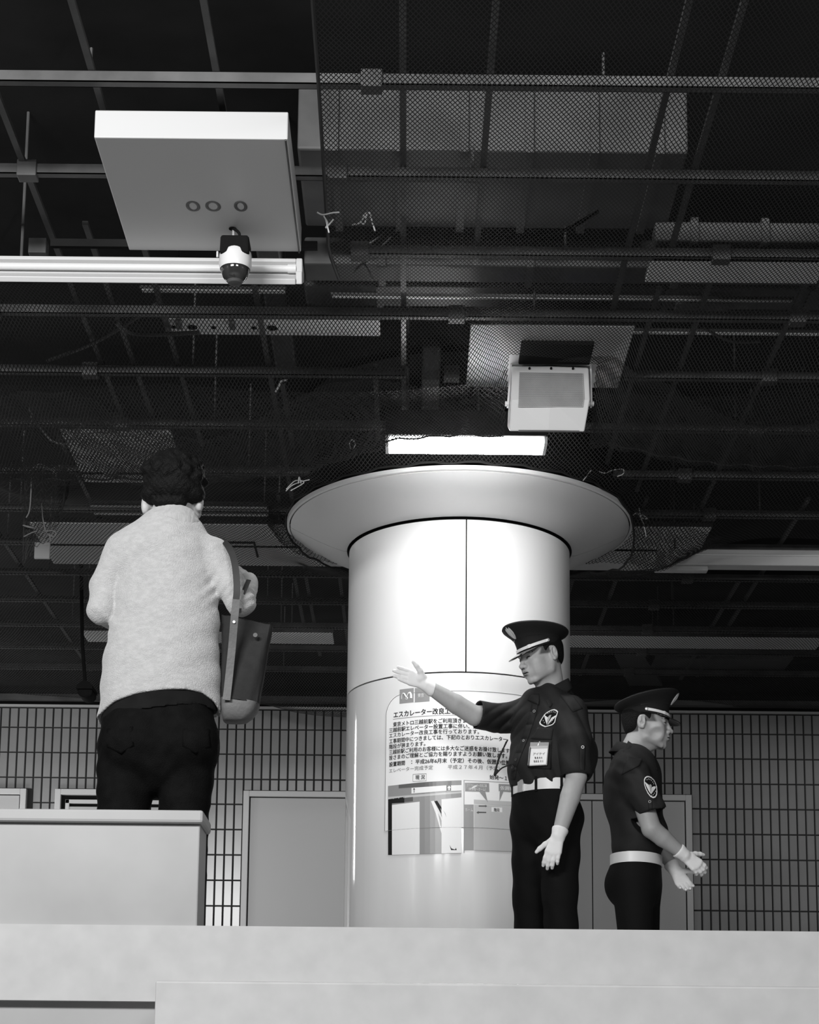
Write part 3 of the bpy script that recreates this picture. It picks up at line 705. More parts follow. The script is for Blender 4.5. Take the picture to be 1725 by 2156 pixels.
# small bright plate at far left under the net
a = P(75, 1170, 10.0)
tag(MB().box((a.x - .008, 10.0, P(80, 1175, 10).z), (P(104, 1170, 10).x, 10.02, P(80, 1142, 10).z)).build('small_plate', M_SPK), 'small bright square plate at the far left below the net', 'plate')
# camera housing at the far left low
c = P(183, 1462, 11.0)
cc = empty('wall_camera', tuple(c), 'dark bullet camera pointing down at the far left above the tiles', 'camera')
MB().rings([[c + Vector((r * math.cos(t) , 0.08 * q, r * math.sin(t) * 0.8)) for t in np.linspace(0, 2*PI, 16, endpoint=False)] for r, q in ((0.035, -1), (0.045, -0.9), (0.045, 1), (0.04, 1.1))]).build('housing', M_BLACK, cc, True)
MB().rings([[c + Vector((r * math.cos(t), q, 0.012 + r * math.sin(t))) for t in np.linspace(0, PI, 10)] for r, q in ((0.050, -0.10), (0.052, 0.08))], True, True, True).build('hood', M_BLACK, cc, True)
MB().tube([c + Vector((-0.02, 0.05, 0.05)), c + Vector((-0.06, 0.1, 0.35)), c + Vector((-0.1, 0.1, 1.1))], 0.012, 8).build('stem', M_BLACK, cc)

# ================================================================== NET
def noise1(x, y):
    return (np.sin(1.9 * x + 0.7 * y + 1.0) * np.sin(1.3 * y - 0.6 * x) + 0.6 * np.sin(3.7 * x - 1.9 * y + 2.0) * np.cos(2.9 * y + 0.4) + 0.35 * np.sin(7.1 * x + 3.3 * y) * np.sin(5.0 * y - 2.1 * x))
ye_x = [-1.9, -1.2, -0.75, -0.45, -0.10, 0.25, 0.60, 0.90, 1.15, 1.4, 1.8, 2.3]
ye_p = [1010, 1008, 1004, 985, 926, 914, 929, 934, 962, 978, 985, 985]
ye_z = [P(CX + xx / 8.0 * FPX, p, 8.0).z for xx, p in zip(ye_x, ye_p)]
def z_front(x, y):
    base = ZB - 0.035 - 0.022 * (1 + noise1(x, y))
    ze = np.interp(x, ye_x, ye_z)
    ys = 6.9 + 0.86 * np.exp(-((x - spk.location.x) / 0.30) ** 4)
    t = np.clip((y - ys) / (8.0 - ys), 0, 1); t = t * t * (3 - 2 * t)
    # the hem is narrower at the upper left where trough and sign hang free
    wr = 0.006 * np.sin(40 * x + 9 * np.sin(3 * y)) * t
    spd = np.exp(-(((x - 0.62) / 0.28) ** 2 + ((y - 7.75) / 0.25) ** 2))
    return base * (1 - t) + ze * t + wr
def z_back(x, y):
    base = ZB - 0.045 - 0.03 * (1 + noise1(x + 3, y * 1.1))
    rr = np.hypot(x - PX_, y - PY_)
    w = np.exp(-((rr - R1) / 0.30) ** 2)
    zr = z_r + 0.035 - 0.05 * np.clip((y - PY_ + 0.2) / 0.6, 0, 1)
    wr = 0.008 * np.sin(26 * np.arctan2(x - PX_, y - PY_) + 3 * np.sin(8 * rr)) * w
    z = base * (1 - w) + zr * w + wr
    # sag right of the pillar where the net is gathered
    z -= 0.16 * np.exp(-(((x - 1.35) / 0.35) ** 2 + ((y - 9.7) / 0.5) ** 2))
    z -= 0.20 * np.exp(-(((x + 0.55) / 0.9) ** 2 + ((y - 13.4) / 0.5) ** 2))
    z -= 0.14 * np.exp(-(((x + 1.9) / 0.25) ** 2 + ((y - 8.9) / 0.35) ** 2))
    return z
def net(name, zf, y0, y1, hw, keep, label, p=0.0082, q=0.0150, w=0.0037, parent=None, shear=0.0):
    Vs = []; Fs = []; nb = 0
    js = np.arange(int(math.ceil((y1 - y0) / q)) + 1); Yv = y0 + js * q
    xm = hw(y1) + 0.05
    I = np.arange(int(-xm / p) - 1, int(xm / p) + 2)
    X = I[:, None] * p + np.where((I[:, None] + js[None, :]) % 2 == 0, 0.5, -0.5) * p * 0.98 + shear * (Yv[None, :] - y0)
    Y = np.broadcast_to(Yv[None, :], X.shape)
    ok = (np.abs(X) < hw(Y)) & keep(X, Y)
    Z = zf(X, Y)
    seg = ok[:, :-1] & ok[:, 1:]
    a = np.stack([X[:, :-1][seg], Y[:, :-1][seg], Z[:, :-1][seg]], 1); b = np.stack([X[:, 1:][seg], Y[:, 1:][seg], Z[:, 1:][seg]], 1)
    d = b - a; nrm = np.stack([-d[:, 1], d[:, 0], np.zeros(len(d))], 1); nrm /= np.linalg.norm(nrm, axis=1)[:, None]
    ww = np.full((len(a), 1), w / 2)
    V = np.stack([a - nrm * ww, b - nrm * ww, b + nrm * ww, a + nrm * ww], 1).reshape(-1, 3)
    F = np.arange(len(V)).reshape(-1, 4)
    o = raw_np(name, V, F, M_NET, parent, False)
    return o
hwf = lambda y: 0.245 * y + 0.15
def keep_front(x, y):
    # nothing over the upper left, where trough, sign and camera hang below open ceiling
    edge = np.interp(y, [4.0, 6.6, 6.85, 6.95], [-0.30, -0.33, -0.30, -3.0])
    lampcut = ~((x > la - 0.01) & (x < lb + 0.01) & (y > LY0 + 10))
    spc = ~((x > spk.location.x - 0.19) & (x < spk.location.x + 0.19) & (y > SY - 0.14))
    return (x > edge) & spc
fnet = empty('net', (0, 5.0, ZB), 'dark near safety net from the top of the view to the glowing lamp', 'net')
tag(net('netting', z_front, 4.6, 8.0, hwf, keep_front, '', parent=fnet), kind='stuff')
tag(net('net_fold', lambda x, y: z_front(x, y) - 0.012 - 0.012 * np.sin(9 * x) ** 2, 7.45, 8.0, hwf, lambda x, y: keep_front(x, y) & (y > 7.55 + 0.12 * np.sin(5 * x)), '', p=0.0078, q=0.0150, parent=fnet, shear=0.1), kind='stuff')
hem = [Vector((x, 8.0, float(z_front(np.array(x), np.array(8.0))))) for x in np.linspace(-2.1, 2.1, 90) if not (spk.location.x - 0.19 < x < spk.location.x + 0.19)]
h1 = [p for p in hem if p.x < spk.location.x]; h2 = [p for p in hem if p.x > spk.location.x]
for hh in (h1, h2): MB().tube(hh, 0.004, 6).build('hem_cord', M_NET, fnet)
e_ = [Vector((float(np.interp(y, [4.0, 6.6, 6.85, 6.95], [-0.30, -0.33, -0.30, -3.0])), y, float(z_front(np.array(-0.3), np.array(y))) )) for y in np.linspace(4.6, 6.85, 24)]
MB().tube(e_, 0.007, 6).build('edge_cord', M_NET, fnet)
bnet = empty('net', (0, 8.0, ZB - .1), 'dark safety net from the pillar top back to the tiled wall', 'net')
def keep_back(x, y):
    rr = np.hypot(x - PX_, y - PY_)
    return (rr > R1 + 0.012) & ~((x > la - 0.02) & (x < lb + 0.02) & (y > LY0 - 0.04) & (y < LY1 + 0.02)) & (~((y > 9.85) & (y < 10.6) & (x > 1.45)))
tag(net('netting', z_back, 7.86, 13.93, lambda y: 0.245 * y + 0.1, keep_back, '', p=0.0105, q=0.0215, w=0.0046, parent=bnet, shear=0.02), kind='stuff')
rimc = [Vector((PX_ + (R1 + 0.014) * math.sin(t), PY_ - (R1 + 0.014) * math.cos(t), 0)) for t in np.linspace(0, 2 * PI, 80, endpoint=False)]
for v in rimc: v.z = float(z_back(np.array(v.x), np.array(v.y)))
MB().tube(rimc, 0.006, 6, closed=True).build('hem_cord', M_NET, bnet)
# hanging skirt of net gathered to the right of the capital
def skirt(name, pts, sag, label, rows=26, cell=0.012):
    """curtain of netting between a top line and a lower line"""
    top, bot = pts
    T = spline(top, 10); B = spline(bot, 10); n = len(T)
    mb = MB()
    L = sum((T[i+1] - T[i]).length for i in range(n - 1)); m = int(L / cell)
    def ev(S, u):
        f = u * (n - 1); i = min(int(f), n - 2); return S[i].lerp(S[i + 1], f - i)
    V = []; F = []
    for i in range(m):
        for j in range(rows):
            u0 = (i + (0.5 if (i + j) % 2 == 0 else -0.5)) / m; u1 = (i + (0.5 if (i + j + 1) % 2 == 0 else -0.5)) / m
            u0 = min(max(u0, 0), 1); u1 = min(max(u1, 0), 1)
            v0 = j / rows; v1 = (j + 1) / rows
            def pt(u, v):
                a = ev(T, u); b = ev(B, u); w = a.lerp(b, v); w.y += 0.03 * math.sin(v * PI) + 0.012 * math.sin(30 * u + 6 * v); w.z -= sag * math.sin(PI * u) * v; return w
            a = pt(u0, v0); b = pt(u1, v1); dd = (b - a); nn = Vector((-dd.z, 0, dd.x)); nn = nn.normalized() * 0.0015 if nn.length > 0 else Vector((0.0015, 0, 0))
            k = len(V); V += [a - nn, b - nn, b + nn, a + nn]; F.append((k, k+1, k+2, k+3))
    o = raw(name, V, F, M_NET); tag(o, label, 'net', kind=None); return o
sk = skirt('net_skirt', ([P(1330, 1068, 9.5), P(1352, 1090, 9.6), P(1430, 1105, 9.8), P(1525, 1132, 10.05)], [P(1228, 1186, 9.9), P(1320, 1180, 9.9), P(1392, 1196, 9.95), P(1470, 1160, 10.05)]), 0.02, 'loose gathered piece of dark net tied beside the right edge of the pillar top')
sk2 = skirt('net_skirt', ([P(566, 1062, 9.2), P(585, 1075, 9.3), P(598, 1090, 9.5), P(612, 1112, 9.7)], [P(560, 1100, 9.5), P(600, 1150, 9.7), P(660, 1178, 9.8), P(720, 1188, 9.9)]), 0.0, 'dark net bunched under the left edge of the pillar top')
sk3 = skirt('net_skirt', ([P(48, 930, 8.3), P(80, 960, 8.3), P(110, 985, 8.3), P(140, 985, 8.4)], [P(48, 1190, 8.5), P(70, 1150, 8.5), P(120, 1100, 8.5), P(150, 1010, 8.5)]), 0.03, 'dark net bundle tied up at the far left edge')
# tied cords
def tie(pxs, Y, r, label, m=None, name='tied_cord'):
    mb = MB()
    for i, line in enumerate(pxs): mb.tube(spline([P(x, y, Y - 0.004 * i) for x, y in line], 5), r, 6)
    o = mb.build(name, m or M_ROPE, None, True); tag(o, label, 'cord'); return o
tie([[(682, 455), (690, 470), (686, 480), (697, 468), (702, 462)], [(686, 462), (693, 490)], [(668, 447), (680, 452), (700, 448), (715, 447)]], 6.3, 0.0028, 'white cord tie at the top edge beside the sign box')
tie([[(742, 473), (756, 470), (766, 458), (772, 450), (768, 470), (760, 468), (768, 452), (778, 448), (784, 468), (790, 486)]], 6.4, 0.003, 'white cord bow hanging at the top near the duct')
tie([[(840, 478), (820, 503), (800, 522), (776, 548), (757, 560), (745, 574)], [(820, 480), (790, 505), (768, 517)], [(757, 545), (772, 562), (786, 588)]], 6.9, 0.0035, 'pair of crossed grey cords behind the net right of the trough light', M_ROPE2)
tie([[(605, 800), (592, 803), (588, 812), (580, 826)]], 7.9, 0.0045, 'short white cord end tied to the net above the woman', M_ROPE)
tie([[(738, 944), (736, 932), (742, 926), (748, 934), (745, 945)]], 7.95, 0.0022, 'small white loop of cord left of the glowing lamp')
tie([[(602, 1034), (615, 1022), (635, 1014), (652, 1010)], [(603, 1030), (622, 1012), (640, 1016), (612, 1033)], [(628, 1018), (630, 1004), (634, 1018)]], 8.7, 0.0026, 'white cord bow on the left rim of the pillar top')
tie([[(1333, 1085), (1342, 1080), (1350, 1090), (1364, 1092), (1352, 1084), (1348, 1094)], [(1349, 1090), (1356, 1105), (1361, 1130)], [(1346, 1070), (1350, 1090)]], 9.3, 0.0026, 'white cord bow on the right rim of the pillar top')
tie([[(1228, 1012), (1245, 990)], [(1262, 993), (1275, 996), (1290, 990), (1312, 988), (1312, 998), (1300, 1003)]], 8.75, 0.0024, 'thin white cords lying over the right front rim of the pillar top')
tie([[(70, 985), (85, 977), (105, 988), (124, 980), (122, 990), (100, 988)], [(110, 990), (118, 1000), (115, 1012)], [(75, 983), (100, 985)]], 8.2, 0.003, 'grey cord bow on the net bundle at the far left', M_ROPE2)
tie([[(48, 1106), (60, 1110), (73, 1112), (50, 1106)], [(50, 1130), (66, 1122), (78, 1118)], [(95, 1120), (108, 1117), (118, 1122), (114, 1130), (104, 1126), (92, 1120), (104, 1128), (106, 1140)], [(96, 1120), (90, 1090), (88, 1060)]], 8.44, 0.003, 'grey looped cords below the net bundle at the far left', M_ROPE2)
tie([[(62, 862), (72, 880), (88, 905), (105, 925), (125, 934), (140, 934), (155, 920), (165, 905), (178, 892), (205, 890), (225, 897), (240, 910), (250, 917)]], 8.0, 0.005, 'thick rope snaking over the net at the far left', M_ROPE2, 'rope')
tie([[(62, 858), (66, 880), (66, 895)], [(184, 913), (205, 911), (228, 913)], [(66, 1005), (65, 1040), (62, 1075), (55, 1090)]], 8.1, 0.003, 'thin hanging rope ends by the thick rope at the far left', M_ROPE2, 'rope')
# ================================================================== SMOOTH BODIES (signed distance fields -> one continuous surface)
def frame(c, yaw=0, pitch=0, roll=0):
    """local axes -> world: yaw about Z, pitch about X, roll about Y (degrees)"""
    R = Matrix.Rotation(math.radians(yaw), 3, 'Z') @ Matrix.Rotation(math.radians(pitch), 3, 'X') @ Matrix.Rotation(math.radians(roll), 3, 'Y')
    return (np.array(R), np.array(c, float))
IDENT = (np.eye(3), np.zeros(3))
class Field:
    def __init__(s, lo, hi, h):
        a = np.array(lo, float); b = np.array(hi, float); s.h = h
        s.lo = np.minimum(a, b); s.n = np.ceil((np.maximum(a, b) - s.lo) / h).astype(int) + 1
        s.D = np.full(s.n, 1.0, np.float32)
        s.fr = IDENT
    def use(s, fr=IDENT): s.fr = fr; return s
    def W(s, p): return s.fr[0] @ np.array(p, float) + s.fr[1]
    def sub(s, lo, hi):
        a = np.maximum(np.floor((lo - s.lo) / s.h).astype(int), 0); b = np.minimum(np.ceil((hi - s.lo) / s.h).astype(int) + 1, s.n)
        if np.any(b <= a): return None
        ax = [s.lo[i] + s.h * np.arange(a[i], b[i]) for i in range(3)]
        return tuple(slice(a[i], b[i]) for i in range(3)), ax[0][:, None, None], ax[1][None, :, None], ax[2][None, None, :]
    def comb(s, sl, d, k, mode):
        A = s.D[sl]; d = d.astype(np.float32)
        if mode == 'sub':
            d = -d
            if k > 0: h = np.maximum(k - np.abs(A - d), 0) / k; s.D[sl] = np.maximum(A, d) + h * h * k * 0.25
            else: s.D[sl] = np.maximum(A, d)
        else:
            if k > 0: h = np.maximum(k - np.abs(A - d), 0) / k; s.D[sl] = np.minimum(A, d) - h * h * k * 0.25
            else: s.D[sl] = np.minimum(A, d)
    def ell(s, c, r, k=0.01, mode='add', rot=None):
        R = s.fr[0] if rot is None else s.fr[0] @ np.array(Matrix.Rotation(math.radians(rot[0]), 3, rot[1]))
        C = s.W(c); r = np.array(r, float)
        e = np.sqrt((R ** 2) @ (r ** 2)) + k + 2.5 * s.h
        q = s.sub(C - e, C + e)
        if q is None: return s
        sl, X, Y, Z = q; X = X - C[0]; Y = Y - C[1]; Z = Z - C[2]
        x = R[0,0]*X + R[1,0]*Y + R[2,0]*Z; y = R[0,1]*X + R[1,1]*Y + R[2,1]*Z; z = R[0,2]*X + R[1,2]*Y + R[2,2]*Z
        k0 = np.sqrt((x/r[0])**2 + (y/r[1])**2 + (z/r[2])**2); k1 = np.sqrt((x/r[0]**2)**2 + (y/r[1]**2)**2 + (z/r[2]**2)**2)
        s.comb(sl, k0 * (k0 - 1) / np.maximum(k1, 1e-9), k, mode); return s
    def cone(s, p0, p1, r0, r1, k=0.01, mode='add', flat=None):
        """round cone; flat=(direction, factor) squashes it along that local direction"""
        A = s.W(p0); B = s.W(p1); rm = max(r0, r1) * (max(1, flat[1]) if flat else 1)
        e = rm + k + 2.5 * s.h
        q = s.sub(np.minimum(A, B) - e, np.maximum(A, B) + e)
        if q is None: return s
        sl, X, Y, Z = q; ab = B - A; L = max(ab @ ab, 1e-12)
        X = X - A[0]; Y = Y - A[1]; Z = Z - A[2]
        t = np.clip((X * ab[0] + Y * ab[1] + Z * ab[2]) / L, 0, 1)
        X = X - t * ab[0]; Y = Y - t * ab[1]; Z = Z - t * ab[2]
        if flat:
            n = s.fr[0] @ (np.array(flat[0], float) / np.linalg.norm(flat[0])); c = X * n[0] + Y * n[1] + Z * n[2]
            d2 = X * X + Y * Y + Z * Z - c * c + (c / flat[1]) ** 2
            d = (np.sqrt(d2) - (r0 + (r1 - r0) * t)) * min(1, flat[1])
        else: d = np.sqrt(X * X + Y * Y + Z * Z) - (r0 + (r1 - r0) * t)
        s.comb(sl, d, k, mode); return s
    def chain(s, pts, rs, k=0.01, mode='add', flat=None):
        for i in range(len(pts) - 1): s.cone(pts[i], pts[i+1], rs[i], rs[i+1], k if i == 0 else max(min(k, 0.006), 0.0), mode, flat)
        return s
    def box(s, c, hs, k=0.0, mode='add', round=0.004):
        R = s.fr[0]; C = s.W(c); hs = np.array(hs, float); e = np.abs(R) @ hs + k + 2.5 * s.h + round
        q = s.sub(C - e, C + e)
        if q is None: return s
        sl, X, Y, Z = q; X = X - C[0]; Y = Y - C[1]; Z = Z - C[2]
        x = np.abs(R[0,0]*X + R[1,0]*Y + R[2,0]*Z) - hs[0] + round; y = np.abs(R[0,1]*X + R[1,1]*Y + R[2,1]*Z) - hs[1] + round; z = np.abs(R[0,2]*X + R[1,2]*Y + R[2,2]*Z) - hs[2] + round
        d = np.sqrt(np.maximum(x, 0)**2 + np.maximum(y, 0)**2 + np.maximum(z, 0)**2) + np.minimum(np.maximum(x, np.maximum(y, z)), 0) - round
        s.comb(sl, d, k, mode); return s
    def half(s, p, n, k=0.0):
        """cut away the side the normal n points to"""
        C = s.W(p); N = s.fr[0] @ (np.array(n, float) / np.linalg.norm(n))
        sl, X, Y, Z = s.sub(s.lo, s.lo + s.h * s.n)
        d = -((X - C[0]) * N[0] + (Y - C[1]) * N[1] + (Z - C[2]) * N[2]) + np.zeros(s.D.shape)
        s.comb(sl, d, k, 'sub'); return s
    def clip(s, fn):
        x, y, z = s.loc(); s.D = np.maximum(s.D, fn(x, y, z).astype(np.float32)); return s
    def loc(s):
        sl, X, Y, Z = s.sub(s.lo, s.lo + s.h * s.n); R, C = s.fr
        X = X - C[0]; Y = Y - C[1]; Z = Z - C[2]
        return (R[0,0]*X + R[1,0]*Y + R[2,0]*Z, R[0,1]*X + R[1,1]*Y + R[2,1]*Z, R[0,2]*X + R[1,2]*Y + R[2,2]*Z)
    def disp(s, f):
        x, y, z = s.loc(); s.D = s.D[:x.shape[0], :x.shape[1], :x.shape[2]]; s.D += f(x, y, z).astype(np.float32); return s
    def mesh(s):
        D = s.D; I = D < 0; n = D.shape
        c = np.zeros((n[0]-1, n[1]-1, n[2]-1), np.int8)
        for i in (0, 1):
            for j in (0, 1):
                for k in (0, 1): c += I[i:n[0]-1+i, j:n[1]-1+j, k:n[2]-1+k]
        act = (c > 0) & (c < 8); idx = np.argwhere(act); m = len(idx)
        num = np.full(act.shape, -1, np.int64); num[act] = np.arange(m)
        acc = np.zeros((m, 3)); cnt = np.zeros(m)
        for ax in range(3):
            o = [a for a in range(3) if a != ax]
            for u in (0, 1):
                for v in (0, 1):
                    p = idx.copy(); p[:, o[0]] += u; p[:, o[1]] += v; q = p.copy(); q[:, ax] += 1
                    a = D[tuple(p.T)]; b = D[tuple(q.T)]; cr = (a < 0) != (b < 0)
                    t = np.where(cr, a / np.where(np.abs(a - b) < 1e-12, 1, a - b), 0)
                    pt = p.astype(float); pt[:, ax] += t
                    acc[cr] += pt[cr]; cnt[cr] += 1
        V = s.lo + s.h * (acc / np.maximum(cnt, 1)[:, None])
        Fs = []
        for ax in range(3):
            o = [(ax + 1) % 3, (ax + 2) % 3]
            sa = [slice(None)] * 3; sb = [slice(None)] * 3
            sa[ax] = slice(0, n[ax] - 1); sb[ax] = slice(1, n[ax])
            for w in o: sa[w] = slice(1, n[w] - 1); sb[w] = slice(1, n[w] - 1)
            A = I[tuple(sa)]; B = I[tuple(sb)]
            e = np.argwhere(A != B)
            if not len(e): continue
            fl = A[tuple(e.T)]
            e = e.copy()
            for w in o: e[:, w] += 1
            def cell(du, dv):
                q = e.copy(); q[:, o[0]] -= du; q[:, o[1]] -= dv; return num[tuple(q.T)]
            f = np.stack([cell(1, 1), cell(0, 1), cell(0, 0), cell(1, 0)], 1)
            f[~fl] = f[~fl][:, ::-1]
            Fs.append(f)
        if not Fs: return np.zeros((0, 3)), np.zeros((0, 4), int)
        F = np.concatenate(Fs); F = F[(F >= 0).all(1)]
        return V, F
def join_np(parts):
    Vs = []; Fs = []; b = 0
    for V, F in parts: Vs.append(V); Fs.append(F + b); b += len(V)
    return np.concatenate(Vs), np.concatenate(Fs)
def shade(o, fn, name='tone'):
    """per-vertex natural colour (skin, lips, stubble, wool), nostril and mouth shade included, fn(V)->grey"""
    me = o.data; n = len(me.vertices); co = np.empty(n * 3, np.float32); me.vertices.foreach_get('co', co); co = co.reshape(-1, 3)
    g = np.clip(fn(co), 0, 1).astype(np.float32)
    at = me.color_attributes.new(name, 'FLOAT_COLOR', 'POINT')
    at.data.foreach_set('color', np.stack([g, g, g, np.ones(n, np.float32)], 1).ravel())
def tone_mat(name, rough, spec=0.35, sss=0.0, bump=0.0, bscale=60, sheen=0.0):
    m = bpy.data.materials.new(name); m.use_nodes = True; nt = m.node_tree; b = nt.nodes['Principled BSDF']
    a = nt.nodes.new('ShaderNodeAttribute'); a.attribute_name = 'tone'
    nt.links.new(a.outputs['Color'], b.inputs['Base Color'])
    b.inputs['Roughness'].default_value = rough; b.inputs['Specular IOR Level'].default_value = spec
    if sheen: b.inputs['Sheen Weight'].default_value = sheen
    if sss: b.inputs['Subsurface Weight'].default_value = sss; b.inputs['Subsurface Scale'].default_value = 0.008; b.inputs['Subsurface Radius'].default_value = (1, 1, 1)
    if bump:
        tc = nt.nodes.new('ShaderNodeTexCoord'); n2 = nt.nodes.new('ShaderNodeTexNoise'); n2.inputs['Scale'].default_value = bscale; n2.inputs['Detail'].default_value = 3
        nt.links.new(tc.outputs['Object'], n2.inputs['Vector']); bp = nt.nodes.new('ShaderNodeBump'); bp.inputs['Strength'].default_value = bump; bp.inputs['Distance'].default_value = 0.004
        nt.links.new(n2.outputs[0], bp.inputs['Height']); nt.links.new(bp.outputs[0], b.inputs['Normal'])
    return m
M_SKIN = tone_mat('skin', 0.5, 0.35, 0.06)
M_SHIRT = mat('navy_shirt_cloth', 0.017, 0.75, 0.25, noise=0.2, scale=10, bump=0.15, bscale=500)
M_TROUS = mat('black_trouser_cloth', 0.006, 0.8, 0.15)
M_HAIR = mat('black_hair', 0.005, 0.7, 0.15, bump=0.5, bscale=200)
M_CAP = mat('cap_felt', 0.012, 0.75, 0.2)
M_PATENT = mat('patent_visor', 0.012, 0.12, 0.6)
M_GLOVE = mat('white_glove_cotton', 0.86, 0.8, 0.2, bump=0.1, bscale=400)
M_BELT = mat('white_belt', 0.8, 0.4, 0.4)
M_CHROME = mat('chrome', 0.8, 0.35, metal=0.6)
M_EYE = mat('eye_dark', 0.02, 0.15, 0.6)
M_EYEW = mat('eye_white', 0.55, 0.3)
M_SHOE = mat('black_leather', 0.01, 0.3)
M_SILVER = mat('silver_thread', 0.45, 0.5)

def head_prims(F, mouth=0.0, gaunt=0.0, open_eye=1.0):
    """F already in the head frame: facing -y, up z, origin at eye level mid head. Adult male."""
    F.ell((0, 0.012, 0.030), (0.074, 0.096, 0.083), 0.02)
    F.ell((0, -0.030, -0.020), (0.060, 0.058, 0.085), 0.03)
    F.ell((0, -0.022, -0.072), (0.046, 0.056, 0.034), 0.025)
    F.ell((0, -0.076, -0.100), (0.020, 0.014, 0.014), 0.022)
    for sx in (-1, 1):
        F.chain([(0.056 * sx, 0.010, -0.030), (0.053 * sx, 0.000, -0.068), (0.020 * sx, -0.066, -0.100)], [0.014, 0.014, 0.013], 0.03)
        F.ell((0.043 * sx, -0.057, -0.022), (0.021, 0.020, 0.016), 0.022)
        F.ell((0.040 * sx, -0.045, -0.052), (0.022, 0.032, 0.034), 0.03)
        if gaunt: F.ell((0.070 * sx, -0.052, -0.058), (0.014, 0.026, 0.020), 0.02, 'sub')
        F.ell((0.031 * sx, -0.098, 0.000), (0.019, 0.016, 0.0125), 0.012, 'sub')
        F.ell((0.031 * sx, -0.0755, -0.001), (0.015, 0.013, 0.0125), 0.004)
        F.cone((0.014 * sx, -0.091, 0.017), (0.046 * sx, -0.080, 0.019), 0.007, 0.006, 0.012)
    F.cone((0, -0.088, 0.012), (0, -0.106, -0.030), 0.0075, 0.0095, 0.012)
    F.ell((0, -0.1085, -0.034), (0.0115, 0.0115, 0.010), 0.008)
    for sx in (-1, 1):
        F.ell((0.013 * sx, -0.098, -0.037), (0.0085, 0.011, 0.008), 0.006)
        F.ell((0.0065 * sx, -0.1035, -0.0455), (0.0035, 0.006, 0.0038), 0.003, 'sub')
    F.ell((0, -0.080, -0.062), (0.027, 0.020, 0.021), 0.018)
    F.ell((0, -0.0985, -0.0600), (0.019, 0.0085, 0.0052), 0.006)
    F.ell((0, -0.0965, -0.0705), (0.0165, 0.0085, 0.0058), 0.006)
    F.ell((0, -0.106, -0.0652 - mouth * 0.3), (0.023, 0.016, 0.0012 + mouth), 0.0025, 'sub')
    F.ell((0, -0.100, -0.083), (0.016, 0.006, 0.005), 0.008, 'sub')
    # ears
    for sx in (-1, 1):
        F.ell((0.0800 * sx, 0.020, -0.004), (0.0085, 0.0190, 0.032), 0.005, rot=(sx * 16, 'Z'))
        F.ell((0.073 * sx, 0.012, -0.010), (0.010, 0.012, 0.022), 0.008)
        F.ell((0.0890 * sx, 0.016, 0.000), (0.0095, 0.0125, 0.0225), 0.003, 'sub', rot=(sx * 16, 'Z'))
        F.ell((0.0830 * sx, 0.010, -0.010), (0.0070, 0.0050, 0.0075), 0.002, 'sub')
        F.ell((0.0800 * sx, 0.022, 0.006), (0.006, 0.005, 0.013), 0.003)
        F.ell((0.0800 * sx, 0.006, -0.008), (0.005, 0.004, 0.006), 0.003)
        F.ell((0.0820 * sx, 0.013, -0.030), (0.006, 0.007, 0.008), 0.004)
def head_tone(fr, base=0.40, stub=0.85, brow=True, hairline=None):
    R, C, S = fr
    def fn(V):
        q = (V - C) @ R / S; x, y, z = q[:, 0], q[:, 1], q[:, 2]; ax = np.abs(x)
        g = np.full(len(V), base)
        lip = (((x / 0.021) ** 2 + ((z + 0.0655) / 0.0105) ** 2) < 1) & (y < -0.085)
        g[lip] = base * 0.62
        if brow:
            zb = 0.0165 + 0.002 * np.sin((ax - 0.012) / 0.036 * PI)
            w = np.clip(1 - np.abs(z - zb) / 0.0042, 0, 1) * ((ax > 0.012) & (ax < 0.050) & (y < -0.05))
            g = g * (1 - 0.82 * np.minimum(w * 2, 1))
        # eye slits
        e = (((ax - 0.031) / 0.0165) ** 2 + ((z + 0.001 + 3.0 * (ax - 0.031) ** 2) / 0.0036) ** 2 < 1) & (y < -0.06)
        g[e] = 0.035
        nos = (((ax - 0.0065) / 0.004) ** 2 + ((z + 0.046) / 0.0035) ** 2 < 1) & (y < -0.093)
        g[nos] = 0.08  # nostril hollows darkened, shade put into the skin colour
        cr = (ax < 0.021) & (np.abs(z + 0.0652) < 0.0017) & (y < -0.088)
        g[cr] = 0.06  # shade of the mouth crease put into the colour
        # short shaved hair around the sides, above the ear and behind it
        sd = np.clip((y + 0.044 + 0.5 * np.maximum(0.02 - z, 0)) / 0.012, 0, 1) * np.clip((z - np.where(y < 0.004, -0.006, np.where(y < 0.034, 0.030, -0.050))) / 0.008, 0, 1)
        ear = (ax > 0.0765) & (y < 0.045) & (y > -0.005) & (z < 0.032)
        sd = np.where(ear, 0, sd)
        g = g * (1 - 0.80 * sd)
        n = np.sin(300 * x + 170 * z) * np.sin(260 * y - 190 * z) * 0.02
        return g * (1 + n)
    return fn
def place(V, fr):
    R, C, S = fr; return (V * S) @ R.T + C
def hframe(c, yaw, pitch, roll, S):
    R, C = frame(c, yaw, pitch, roll); return (R, C, S)
def short_hair(F, back=-0.052):
    """cropped hair: shell around the skull, from the temples to the nape"""
    F.ell((0, 0.016, 0.034), (0.0785, 0.0995, 0.086), 0.0)
    F.ell((0, 0.055, -0.012), (0.060, 0.046, 0.050), 0.02)
    F.box((0, -0.125, 0.0), (0.15, 0.10, 0.15), 0.006, 'sub')           # off the face
    F.box((0, 0.0, -0.105), (0.15, 0.15, 0.055), 0.006, 'sub')
    for sx in (-1, 1):
        F.ell((0.078 * sx, 0.014, -0.010), (0.040, 0.028, 0.040), 0.006, 'sub')
        F.box((0.075 * sx, -0.02, -0.05), (0.05, 0.055, 0.05), 0.006, 'sub')
def sdf_obj(name, F, m, parent, smooth=True):
    V, Fc = F.mesh() if isinstance(F, Field) else F
    return raw_np(name, V, Fc, m, parent, smooth)
